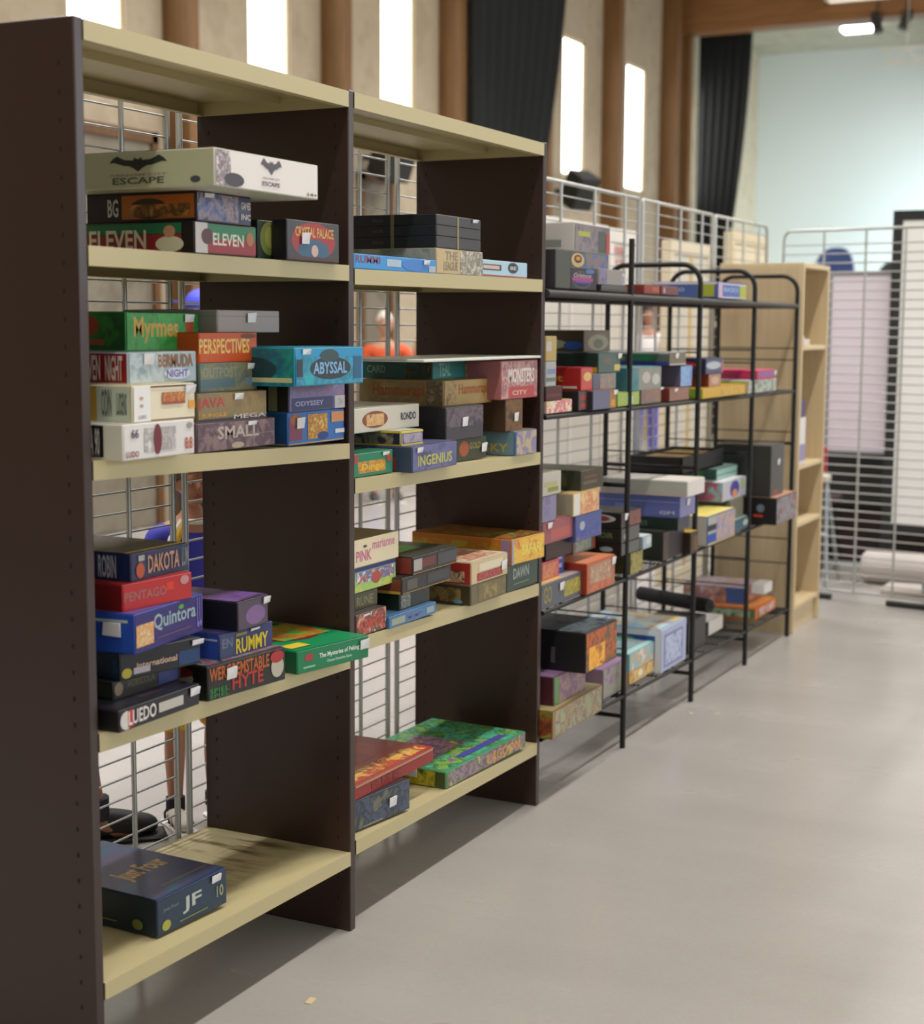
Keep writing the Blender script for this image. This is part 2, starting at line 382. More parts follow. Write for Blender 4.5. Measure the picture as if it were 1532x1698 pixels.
# ------------------------------------------------------------ black wire rack
RK = empty('wire_rack',(0,0,0)); tag(RK,'black metal rack with arched end frames and four wire decks','rack')
BK = mat('#1b1c1a', .5, .3); BKD = mat('#34332f', .6, .2)
FR = [4.36,5.087,5.8615,6.6256,7.3528]
for i, y in enumerate(FR):
    if i == 0: continue
    m = MB(); x0, x1, H, r = -.385, 0, 1.742, .075
    if i < 2:
        m.tube([(x1,y,0),(x1,y,1.70 if i == 0 else 1.80)], .0105, BK); m.tube([(x0,y,0),(x0,y,1.70)], .0105, BK)
    else:
        pts = [(x1,y,0),(x1,y,H-r)]
        for k in range(1,7): a = k*math.pi/12; pts.append((x1-r+r*math.cos(a), y, H-r+r*math.sin(a)))
        for k in range(0,6): a = k*math.pi/12; pts.append((x0+r-r*math.sin(a), y, H-r+r*math.cos(a)))
        pts += [(x0,y,H-r),(x0,y,0)]
        m.tube(pts, .0105, BK, 10)
    for z in (.115,.945): m.tube([(x0,y,z),(x1,y,z)], .008, BK)
    for z in (.36,.48,1.0,1.345,1.40): m.tube([(x0,y,z),(x1,y,z)], .0032, BK, 6)
    m.build('side_frame', RK)
def deck(y0, z0, y1, z1, rim, solid=False):
    m = MB(); x0, x1 = -.38, -.0
    def zt(y): return z0+(z1-z0)*(y-y0)/(y1-y0)
    rr = rim/2
    for x in (x0, x1): m.tube([(x,y0,zt(y0)-rr),(x,y1,zt(y1)-rr)], rr*.72, BKD if solid else BK, 8)
    for y in (y0+.012, y1-.012): m.tube([(x0,y,zt(y)-rr),(x1,y,zt(y)-rr)], rr*.6, BK, 8)
    n = 26
    for k in range(1, n): x = x0+(x1-x0)*k/n; m.tube([(x,y0,zt(y0)-.0035),(x,y1,zt(y1)-.0035)], .0022, BK, 5)
    for k in (1,2,3): y = y0+(y1-y0)*k/4; m.tube([(x0,y,zt(y)-.008),(x1,y,zt(y)-.008)], .003, BK, 5)
    return m.build('deck', RK)
lz = lambda a, b, c, d: (lambda y: b+(d-b)*(y-a)/(c-a))
ZJ = lambda y: 1.615; ZK = lz(4.35,1.23,7.3,1.205); ZM = lambda y: .62; ZN = lz(4.4,.215,7.3,.145)
for a, b in zip(FR, FR[1:]):
    if a < 4.5: a = 4.352
    deck(a, ZJ(a), b, ZJ(b), .034, True); deck(a, ZK(a), b, ZK(b), .02); deck(a, ZM(a), b, ZM(b), .02); deck(a, ZN(a), b, ZN(b), .02)

# ------------------------------------------------------------ beige bookcase
BC = empty('bookcase',(0,0,0)); tag(BC,'open beige wood bookcase at the far end of the row','bookcase')
OAK = wood('#cdb893','#c6b08b', 4, 'Z', .55); OAKH = wood('#d6c29c','#cfb992', 4, 'Y', .55)
m = MB(); m.box((-.40,7.405,0),(.015,7.43,1.785), OAK, .002); m.build('side_panel', BC)
m = MB(); m.box((-.40,7.905,0),(.015,7.93,1.785), OAK, .002); m.build('side_panel', BC)
m = MB(); m.box((-.40,7.43,.06),(-.392,7.905,1.77), OAK); m.build('back_panel', BC)
m = MB(); m.box((-.40,7.405,1.785),(.015,7.93,1.808), OAKH, .002); m.build('top_panel', BC)
for z in (1.39,.81,.525,.115):
    m = MB(); m.box((-.392,7.43,z),(.01,7.905,z+.022), OAKH, .002); m.build('shelf', BC)
m = MB(); m.box((-.03,7.43,0),(-.008,7.905,.115), OAK, .001); m.build('plinth', BC)
m = MB(); m.box((-.1,7.46,0),(-.02,7.58,.23), mat('#d8d4d2', .5), .004); m.box((-.0195,7.47,.02),(-.019,7.57,.1), mat('#8f86b0', .5)); o = m.build('upright_carton', None, (.03,-.025,.8325)); tag(o,'upright white carton standing in the beige bookcase','box')
m = MB(); m.box((-.1,7.46,0),(-.02,7.56,.085), mat('#4a3f6a', .5), .004); m.tube([(-.06,7.51,.085),(-.06,7.51,.13)], [.035,.03], mat('#2c2626', .5), 12); o = m.build('small_purple_jar', None, (.03,-.025,1.0635)); tag(o,'small purple jar with a black lid on the upright white carton','jar')
m = MB(); m.box((-.16,7.5,0),(-.05,7.62,.03), mat('#d0c8c0', .5), .003); m.box((-.14,7.52,.03),(-.07,7.6,.045), mat('#b09a90', .6), .003); o = m.build('paper_stack', None, (.05,0,1.4125)); tag(o,'small pile of pale papers on the bookcase\'s upper shelf','paper')

# dark tube and tray on the rack
m = MB(); ax = Vector((-.37,.16,0)).normalized(); c = Vector((-.03,6.19,.3347)); n = 20
m.tube([c, c+ax*.006, c+ax*.40], [.028,.031,.031], mat('#1b1b1c', .8), n); m.tube([c-ax*.001, c+ax*.002], .018, mat('#0c0c0c', .9), 12)
o = m.build('rolled_mat'); tag(o,'black rolled tube lying on the bottom deck, end facing the aisle','tube')
m = MB(); m.box((-.36,6.05,0),(-.12,6.62,.012), mat('#171615', .6), .003)
for a, b in (((-.36,6.05,0),(-.352,6.62,.075)),((-.128,6.05,0),(-.12,6.62,.075)),((-.36,6.05,0),(-.12,6.058,.075)),((-.36,6.612,0),(-.12,6.62,.075))): m.box(a, b, mat('#1d1a17', .6), .002)
o = m.build('black_tray', None, (0,0,.8925)); tag(o,'open black tray with a gold lining, on the pale green box of the third deck','tray')
m = MB(); m.box((-.34,6.07,.0),(-.14,6.60,.05), mat('#8a6a28', .5), .004); o2 = m.build('tray_lining', o); o2.location = (0,0,.013)

# ------------------------------------------------------------ cupboards and partition boards behind the row
CRM = mat('#d8cfba', .6)
def cabinet(y0, y1, z1, x1, dep, cols, lab, name='display_cabinet', bars=2, hz=0, stripe=None, cat='cabinet'):
    o = empty(name,(x1,(y0+y1)/2,0)); tag(o, lab, cat); w = y1-y0; c = mat(cols[0], .6); p = mat(cols[1], .6)
    m = MB(); m.box((-dep,-w/2,0),(-.02,w/2,z1), c, .006); m.build('carcass', o)
    m = MB()
    m.box((-.02,-w/2,0),(0,-w/2+.06,z1), c, .002); m.box((-.02,w/2-.06,0),(0,w/2,z1), c, .002)
    m.box((-.02,-w/2+.06,z1-.07),(0,w/2-.06,z1), c, .002); m.box((-.02,-w/2+.06,0),(0,w/2-.06,.08), c, .002)
    for k in range(1, bars): y = -w/2+w*k/bars; m.box((-.02,y-.015,.08),(0,y+.015,z1-.07), mat(stripe, .6) if stripe else c, .002)
    for k in range(1, hz+1): z = z1*k/(hz+1); m.box((-.018,-w/2+.06,z-.012),(-.001,w/2-.06,z+.012), c, .002)
    m.build('face_frame', o)
    m = MB(); m.box((-.0199,-w/2+.06,.08),(-.008,w/2-.06,z1-.07), p); m.build('panel', o)
    return o
cabinet(6.50,7.44,2.005,-1.0,.1,('#e2dcd4','#d8d2ca'),'tall white cupboard behind the fence, left of another white one')
o = cabinet(7.47,7.85,2.0,-1.0,.1,('#e0dad2','#dcd6ce'),'tall white cupboard with a red printed notice, behind the fence')
m = MB(); vs, fs = text_mesh('VORSICHT'); m.add([(.002,-.14+.16*a,1.86+.05*b) for a, b in vs], fs, mat('#b5443c', .6)); vs, fs = text_mesh('BITTE'); m.add([(.002,-.12+.11*a,1.82+.02*b) for a, b in vs], fs, mat('#b5443c', .6)); m.build('printed_notice', o)
cabinet(8.42,9.17,1.985,-1.0,.06,('#d6cab0','#cbc4b6'),'cream cupboard with a yellow middle stripe, behind the fence',bars=2,stripe='#c9a850')
cabinet(9.60,10.44,2.10,-1.0,.06,('#d4c4a2','#dccfb2'),'cream glazed cupboard with three panes, by the fence corner',bars=3,hz=1)
# things behind the end fence
def display_board(x0, x1, z0, z1, y, fr, pan, lab, fw, legs):
    o = empty('display_board',((x0+x1)/2,y,0)); tag(o, lab, 'display board'); w = (x1-x0)/2; f = mat(fr, .5); m = MB()
    m.box((-w,-.015,z0),(-w+fw,.015,z1), f, .003); m.box((w-fw,-.015,z0),(w,.015,z1), f, .003)
    m.box((-w+fw,-.015,z1-fw),(w-fw,.015,z1), f, .003); m.box((-w+fw,-.015,z0),(w-fw,.015,z0+fw), f, .003); m.build('board_frame', o)
    m = MB(); m.box((-w+fw,-.008,z0+fw),(w-fw,.006,z1-fw), mat(pan, .6)); m.build('board_panel', o)
    for lx in (-w+fw/2, w-fw/2):
        m = MB(); m.box((lx-fw/2,-.015,0),(lx+fw/2,.015,z0), f, .003); m.box((lx-fw/2,-.2,0),(lx+fw/2,.2,.03), f, .003); m.build('leg', o)
    return o
display_board(-.385,.01,.725,1.84,9.62,'#8d8e92','#e2d8e6','lavender-grey pinboard in a grey frame, behind the end fence',.022,1)
display_board(.02,1.17,.265,2.19,9.46,'#232528','#f2f2f2','big white board in a black frame, at the right edge behind the fence',.058,1)
m = MB(); m.box((-.75,9.8,.72),(1.6,10.5,.745), mat('#2c2c2e', .6), .003); m.box((-.74,9.81,.38),(1.59,9.83,.72), mat('#26282a', .8))
tb = m.build('draped_table'); tag(tb,'long table with a black and maroon skirt behind the end fence','table')
m = MB(); m.box((-.73,9.835,.02),(1.58,9.85,.45), art(('#2a1216','#1c0d10','#341820'), 6, .8)); m.build('maroon_skirt', tb)
for x in (-.7,1.55):
    for y in (9.88,10.45):
        m = MB(); m.tube([(x,y,0),(x,y,.72)], .018, mat('#333', .4)); m.build('leg', tb)
m = MB(); m.tube([(-.02,9.15,.1),(.0,9.15,.1),(.75,9.12,.1)], [.075,.095,.095], mat('#c0b8b4', .7), 16); tag(m.build('rolled_blanket'),'pale rolled blanket lying on the floor behind the end fence','blanket')
m = MB(); m.box((.16,8.75,.0),(.55,9.0,.045), mat('#b5aca4', .8), .02); tag(m.build('folded_cloth'),'folded pale cloth on the floor just behind the end fence','cloth')
m = MB(); m.tube([(.46,8.62,.08),(.9,8.55,.08)], .08, mat('#1d2022', .6), 16); m.box((.42,8.59,.06),(.46,8.65,.11), mat('#a8b4bc', .4), .004); tag(m.build('black_bag'),'round black bag on the floor at the right, behind the fence','bag')
# folding metal ladder
ld = empty('step_ladder',(-.27,9.05,0)); tag(ld,'small silver step ladder behind the fence beside the bookcase','ladder')
al = mat('#a0a6aa', .35, .8)
for sx in (-.1,.1):
    for q in ((0,-.18),(.02,.14)):
        m = MB(); m.tube([(sx*.4,0,.62),(sx,q[1],0)], .012, al); m.build('rail', ld)
m = MB(); m.box((-.06,-.05,.6),(.06,.05,.64), mat('#c8c4b4', .5), .01); m.build('top_cap', ld)
m = MB(); m.tube([(-.07,-.1,.3),(.07,-.1,.3)], .01, al); m.tube([(-.055,-.05,.45),(.055,-.05,.45)], .01, al); m.build('rung', ld)
# red chair behind the fence
def red_chair(x, y, rz, lab, group=None):
    o = empty('upholstered_chair',(x,y,0), rz); tag(o, lab, 'chair', group); c = mat('#a52a38', .8); k = mat('#1c1c1e', .4, .5)
    m = MB(); m.box((-.22,.19,.52),(.22,.235,.8), c, .02); m.build('backrest', o)
    m = MB(); m.box((-.23,-.22,.43),(.23,.2,.48), mat('#2a1518', .8), .02); m.build('seat', o)
    for sx in (-1,1):
        m = MB(); m.tube([(sx*.2,-.2,0),(sx*.2,-.2,.43)], .011, k); m.build('leg', o)
        m = MB(); m.tube([(sx*.2,.24,0),(sx*.2,.21,.43),(sx*.2,.215,.7)], .011, k); m.build('leg', o)
    return o
red_chair(-.47,9.35,R(180),'red upholstered chair beside the bookcase, behind the fence')
red_chair(-4.35,12.6,R(40),'red chair far behind the second bay, near the wall')
# floor marks
for x, y, s, lb in ((.061,5.676,.012,'tiny crumb of paper on the floor, left of two by the posts'),(.158,5.717,.012,'tiny crumb of paper on the floor, right of two by the posts'),(.123,2.797,.016,'small yellow crumb on the floor in front of the first bay')):
    m = MB(); m.box((-s,-s*.5,0),(s,s*.5,.0015), mat('#cdb894', .7), .0006); tag(m.build('paper_crumb', None, (x,y,.0003), random.random()*3), lb, 'crumb')
# ------------------------------------------------------------ the game boxes
def game_box(key, label, base, faces, items, g, name='board_game_box'):
    X, Y, Z, d, w, h, yaw = g
    mb = MB(); mb_mat = mat(base, .4)
    fs = mb.box((-d,0,0),(0,w,h), mb_mat, min(.0022, h*.08))
    fc = dict(p.split(':') for p in faces.split()) if faces else {}
    lay = [0]
    def P(face, u, v, e):
        if face == 'F': return (e, u*w, v*h)
        if face == 'S': return (-d+u*d, -e, v*h)
        return (-v*d, u*w, h+e)
    def shape(face, pts, m):
        lay[0] += 1; e = .0004+.00018*lay[0]
        mb.add([P(face,u,v,e) for u, v in pts], [tuple(range(len(pts)))], m)
    for f in ('S','F','T'):
        if f in fc:
            a = .0026/(w if f != 'S' else d); b = .0026/(h if f != 'T' else d)
            shape(f, [(a,b),(1-a,b),(1-a,1-b),(a,1-b)], mat(fc[f], .4))
    stickers = []
    if len(items) > 0:
        for it in items.split(';'):
            t = it.split(); f, k = t[0], t[1]
            if k == 's': stickers.append((f, float(t[2]), float(t[3]))); continue
            u0, v0, u1, v1 = [float(q) for q in t[2:6]]
            lo, hi = (.012, .988)
            if k in 'rao': u0, v0, u1, v1 = max(u0,lo), max(v0,.03), min(u1,hi), min(v1,.97)
            c = t[6]
            if k in 'r': shape(f, [(u0,v0),(u1,v0),(u1,v1),(u0,v1)], mat(c, .4))
            elif k == 'e': shape(f, [(u0,v0),(u1,v0),(u1,v1),(u0,v1)], mat(c, .7))
            elif k == 'a':
                shape(f, [(u0,v0),(u1,v0),(u1,v1),(u0,v1)], art(c.split(','), float(t[7])*2.6, .4, detail=6))
            elif k == 'o':
                shape(f, [((u0+u1)/2+(u1-u0)/2*math.cos(a*math.pi/10), (v0+v1)/2+(v1-v0)/2*math.sin(a*math.pi/10)) for a in range(20)], mat(c, .4))
            elif k == 'b':
                n = len(BAT); lay[0] += 1; e = .0004+.00018*lay[0]
                pl = [P(f, u0+(u1-u0)*a, v0+(v1-v0)*b, e) for a, b in BAT]
                fcs = mb.add(pl, [tuple(range(n))], mat(c, .4))
                bmesh.ops.triangulate(mb.bm, faces=fcs)
            elif k == 't':
                vs, fcs = text_mesh(' '.join(t[7:])); lay[0] += 1; e = .0004+.00018*lay[0]
                mb.add([P(f, u0+(u1-u0)*a, v0+(v1-v0)*b, e) for a, b in vs], fcs, mat(c, .4))
    o = mb.build(name, None, (X, Y, Z+.0006), yaw)
    tag(o, label, 'board game', None)
    for f, u, v in stickers:
        s = MB(); sz = min(.026, h*.45); sw = .03
        if f == 'F': ww = min(sw, w*.2); u0, v0 = u*w, v*h; c = [(0,u0,v0),(0,u0+ww,v0+.001),(0,u0+ww*.96,v0+sz),(0,u0+.001,v0+sz*.94)]; dn = (1,0,0)
        else: ww = min(sw*1.4, d*.3); u0, v0 = -d+u*d, v*h; c = [(u0,0,v0),(u0+ww,0,v0-.002),(u0+ww,0,v0+sz),(u0+.003,0,v0+sz)]; dn = (0,-1,0)
        if f == 'F': c = [(x, y, min(z, h-.003)) for x, y, z in c]
        a0, a1 = .0045, .0052
        vs = [Vector(p)+Vector(dn)*a0 for p in c]+[Vector(p)+Vector(dn)*(a1+(.004 if i == 2 else 0)) for i, p in enumerate(c)]
        s.add(vs, [(0,3,2,1),(4,5,6,7),(0,1,5,4),(1,2,6,5),(2,3,7,6),(3,0,4,7)], mat('#dcdada', .6))
        so = s.build('price_sticker', o)
    return o
GEO = {
'A1':(0.000,2.572,1.6403,0.295,0.220,0.0647,0.000),
'A2':(-0.030,2.844,1.6397,0.220,0.110,0.0853,0.000),
'A3':(0.012,2.894,1.6396,0.038,0.222,0.0894,0.000),
'A4':(-0.010,2.595,1.7050,0.280,0.195,0.0620,0.000),
'A5':(0.090,2.519,1.7670,0.400,0.380,0.0730,0.000),
'B1':(0.042,2.286,1.2434,0.300,0.221,0.0686,0.000),
'B2':(0.035,2.324,1.3120,0.300,0.196,0.0710,0.000),
'B3':(-0.012,2.372,1.3830,0.300,0.218,0.0610,0.000),
'B4':(-0.097,2.473,1.4440,0.300,0.243,0.0780,0.000),
'B5':(0.000,2.572,1.2363,0.300,0.288,0.0597,0.000),
'B6':(-0.020,2.603,1.2960,0.300,0.255,0.0600,0.000),
'B7':(-0.040,2.638,1.3560,0.280,0.213,0.0620,0.000),
'B8':(-0.040,2.639,1.4180,0.280,0.213,0.0630,0.000),
'B9':(-0.050,2.718,1.4810,0.250,0.239,0.0480,0.000),
'B10':(-0.011,2.928,1.2261,0.300,0.247,0.0759,0.000),
'B11':(-0.009,2.931,1.3020,0.300,0.244,0.0630,0.000),
'B12':(0.070,2.832,1.3650,0.300,0.294,0.0840,0.000),
'C1':(0.029,2.273,0.7247,0.270,0.259,0.0433,0.008),
'C2':(-0.030,2.329,0.7680,0.270,0.217,0.0380,0.000),
'C3':(-0.022,2.341,0.8060,0.280,0.213,0.0550,-0.184),
'C4':(0.012,2.346,0.8610,0.280,0.262,0.0790,0.107),
'C5':(-0.021,2.353,0.9400,0.280,0.200,0.0540,-0.090),
'C6':(-0.027,2.386,0.9940,0.280,0.188,0.0560,-0.005),
'C8':(0.016,2.575,0.7182,0.250,0.253,0.0728,-0.111),
'C9':(0.004,2.634,0.7910,0.280,0.187,0.0570,-0.059),
'C10':(0.021,2.679,0.8480,0.200,0.120,0.0640,0.025),
'C11':(0.026,2.902,0.7104,0.330,0.247,0.0526,-0.192),
'D1':(-0.052,2.481,0.2273,0.360,0.233,0.0807,-0.047),
'E1':(0.000,3.202,1.6320,0.120,0.424,0.0360,0.000),
'E2':(0.000,3.626,1.6343,0.300,0.279,0.0667,0.000),
'E3':(0.000,3.626,1.7010,0.270,0.267,0.0310,0.000),
'E3b':(0.000,3.625,1.7320,0.270,0.267,0.0280,0.000),
'E3c':(0.000,3.625,1.7600,0.270,0.267,0.0280,0.000),
'E4':(0.000,3.905,1.6358,0.200,0.303,0.0462,0.000),
'F1':(-0.005,3.208,1.1300,0.200,0.195,0.0580,0.000),
'F2':(0.033,3.435,1.1263,0.300,0.270,0.0657,0.033),
'F3':(-0.003,3.440,1.1920,0.200,0.121,0.0380,0.000),
'F4':(-0.060,3.302,1.2300,0.200,0.345,0.0620,0.000),
'F6':(-0.026,3.803,1.1231,0.250,0.189,0.0619,0.000),
'F5':(-0.021,3.727,1.1850,0.300,0.234,0.0920,0.000),
'F7':(-0.053,3.774,1.2770,0.262,0.308,0.0710,0.000),
'F8':(-0.120,3.837,1.3480,0.300,0.368,0.0540,0.000),
'F9':(0.007,4.115,1.1184,0.200,0.158,0.0726,0.000),
'F10':(-0.010,4.087,1.1910,0.200,0.120,0.0940,0.000),
'F11':(-0.010,4.052,1.2850,0.200,0.263,0.1130,0.000),
'G1':(0.000,3.209,0.7378,0.200,0.151,0.0562,0.000),
'G2':(-0.030,3.252,0.7940,0.200,0.117,0.0430,0.000),
'G3':(-0.030,3.252,0.8370,0.200,0.212,0.0650,0.000),
'G4':(-0.025,3.241,0.9020,0.200,0.230,0.0690,0.000),
'G5':(0.007,3.363,0.7335,0.250,0.258,0.0305,0.000),
'G6':(-0.011,3.449,0.7640,0.250,0.168,0.0440,0.000),
'G7':(0.000,3.442,0.8080,0.220,0.278,0.0430,0.000),
'G8':(0.000,3.500,0.8510,0.220,0.256,0.0470,0.000),
'G9':(0.020,3.803,0.7224,0.300,0.236,0.0576,0.000),
'G10':(0.020,3.806,0.7800,0.200,0.240,0.0640,0.000),
'G11':(-0.000,4.085,0.7151,0.300,0.226,0.0829,0.000),
'G12':(0.013,4.089,0.7980,0.350,0.202,0.0760,-0.084),
'H1':(-0.031,3.251,0.2270,0.220,0.243,0.0810,-0.116),
'H2':(-0.032,3.253,0.3080,0.300,0.418,0.0400,-0.014),
'H3':(-0.011,3.718,0.2168,0.330,0.506,0.0472,-0.030),
'J1':(0.000,4.420,1.6150,0.250,0.121,0.1190,0.000),
'J4':(0.000,4.542,1.6150,0.200,0.220,0.0690,0.000),
'J3':(-0.020,4.588,1.6840,0.200,0.331,0.0530,0.000),
'J2':(-0.020,4.615,1.7370,0.220,0.312,0.0910,0.000),
'J6':(0.000,4.807,1.6150,0.250,0.242,0.0210,0.000),
'J5':(0.000,4.778,1.6360,0.200,0.252,0.0520,0.000),
'J8':(0.000,5.219,1.6150,0.200,0.166,0.0320,0.000),
'J9':(0.000,5.405,1.6150,0.200,0.191,0.0320,0.000),
'J10':(0.000,6.086,1.6150,0.280,0.402,0.0660,0.000),
'K1':(0.000,4.360,1.2299,0.150,0.207,0.0391,0.000),
'K1b':(0.000,4.358,1.2690,0.120,0.129,0.0450,0.000),
'K2':(0.000,4.622,1.2277,0.250,0.078,0.0633,0.000),
'K3':(0.022,4.693,1.2266,0.250,0.208,0.0634,0.000),
'K4':(0.000,4.640,1.2910,0.250,0.099,0.0750,0.000),
'K5b':(-0.000,4.745,1.2900,0.300,0.211,0.0540,0.000),
'K5':(-0.000,4.791,1.3440,0.300,0.202,0.0670,0.000),
'K6':(-0.120,4.957,1.4110,0.300,0.240,0.0740,0.000),
'K7':(0.000,4.356,1.3140,0.060,0.080,0.0770,0.000),
'K7b':(0.000,4.354,1.3910,0.060,0.084,0.0770,0.000),
'K8':(0.000,4.976,1.2247,0.200,0.216,0.0483,0.000),
'K9':(0.000,5.210,1.2227,0.200,0.214,0.0583,0.000),
'K10':(0.000,5.519,1.2201,0.200,0.228,0.0509,0.000),
'K11':(0.000,5.078,1.2730,0.250,0.342,0.0820,0.000),
'K12':(0.000,5.640,1.2710,0.250,0.139,0.0810,0.000),
'K13':(0.000,5.510,1.3550,0.300,0.191,0.0480,0.000),
'K14':(0.020,5.859,1.2172,0.200,0.586,0.0408,0.000),
'K15':(0.000,5.996,1.2580,0.200,0.163,0.0530,0.000),
'K16':(0.000,5.952,1.3110,0.250,0.235,0.0630,0.000),
'K17':(0.000,6.556,1.2113,0.250,0.464,0.0567,0.000),
'K18':(0.000,6.694,1.2680,0.300,0.300,0.0410,0.000),
'M1':(0.000,4.341,0.6200,0.250,0.333,0.0770,0.000),
'M2':(-0.030,4.412,0.6970,0.200,0.141,0.0580,0.000),
'M3':(-0.045,4.528,0.6970,0.060,0.101,0.0700,0.000),
'M4':(0.020,4.670,0.6200,0.200,0.256,0.1030,0.000),
'M5':(-0.098,4.833,0.7230,0.200,0.206,0.0730,0.000),
'M2b':(-0.040,4.466,0.7550,0.200,0.216,0.0610,0.000),
'M6':(-0.020,4.394,0.8160,0.200,0.248,0.0710,0.000),
'M7':(-0.010,4.637,0.7960,0.200,0.232,0.0870,0.000),
'M8':(-0.020,4.383,0.8870,0.150,0.115,0.0830,0.000),
'M9':(-0.010,4.614,0.8830,0.200,0.229,0.0750,0.000),
'M10':(-0.020,4.380,0.9700,0.150,0.155,0.0720,0.000),
'M11':(-0.020,4.703,0.9580,0.250,0.202,0.0670,0.000),
'M12':(0.000,5.132,0.6200,0.150,0.127,0.0780,0.000),
'M13':(0.000,5.038,0.6980,0.200,0.185,0.0460,0.000),
'M14':(0.000,5.036,0.7440,0.200,0.184,0.0530,0.000),
'M15':(0.000,5.033,0.7970,0.200,0.197,0.0540,0.000),
'M16':(0.000,5.482,0.6200,0.300,0.251,0.1130,0.000),
'M17':(0.039,5.535,0.7330,0.300,0.138,0.0480,0.000),
'M18':(0.044,5.537,0.7810,0.400,0.183,0.0850,0.000),
'M19':(0.082,5.510,0.8660,0.350,0.207,0.0590,0.000),
'M20':(0.010,5.233,0.6980,0.080,0.091,0.0470,0.000),
'M21':(0.030,5.721,0.6200,0.150,0.092,0.0840,0.000),
'M22':(0.027,5.944,0.6200,0.250,0.381,0.1210,0.000),
'M23':(0.000,6.424,0.6200,0.250,0.224,0.0520,0.000),
'M24':(-0.020,6.403,0.6720,0.250,0.202,0.0870,0.000),
'M25':(-0.030,6.324,0.7590,0.200,0.346,0.0840,0.000),
'M26':(-0.085,6.410,0.8430,0.300,0.309,0.0470,0.000),
'M27':(0.090,6.751,0.6200,0.300,0.353,0.1220,0.000),
'M28':(0.056,6.764,0.7420,0.250,0.218,0.2320,0.000),
'N1':(0.044,4.341,0.2139,0.220,0.421,0.0901,0.000),
'N2':(0.021,4.402,0.3040,0.220,0.265,0.0940,0.000),
'N3':(-0.020,4.937,0.2020,0.200,0.236,0.1080,0.000),
'N4':(0.090,4.495,0.3980,0.300,0.276,0.1300,0.000),
'N5':(0.000,5.486,0.1887,0.350,0.299,0.1683,0.000),
'N6':(-0.027,5.216,0.1970,0.200,0.279,0.0470,0.000),
'N6b':(-0.028,5.216,0.2440,0.200,0.278,0.0680,0.000),
'N7':(-0.080,6.338,0.1744,0.150,0.205,0.0616,0.000),
'N10':(-0.026,6.870,0.1576,0.250,0.351,0.0544,0.000),
'N11':(-0.099,6.949,0.2120,0.300,0.281,0.0750,0.000),
'N12':(0.021,6.841,0.2870,0.060,0.135,0.0460,0.000),
'N9':(-0.030,5.903,0.1786,0.200,0.234,0.1314,0.000),
}
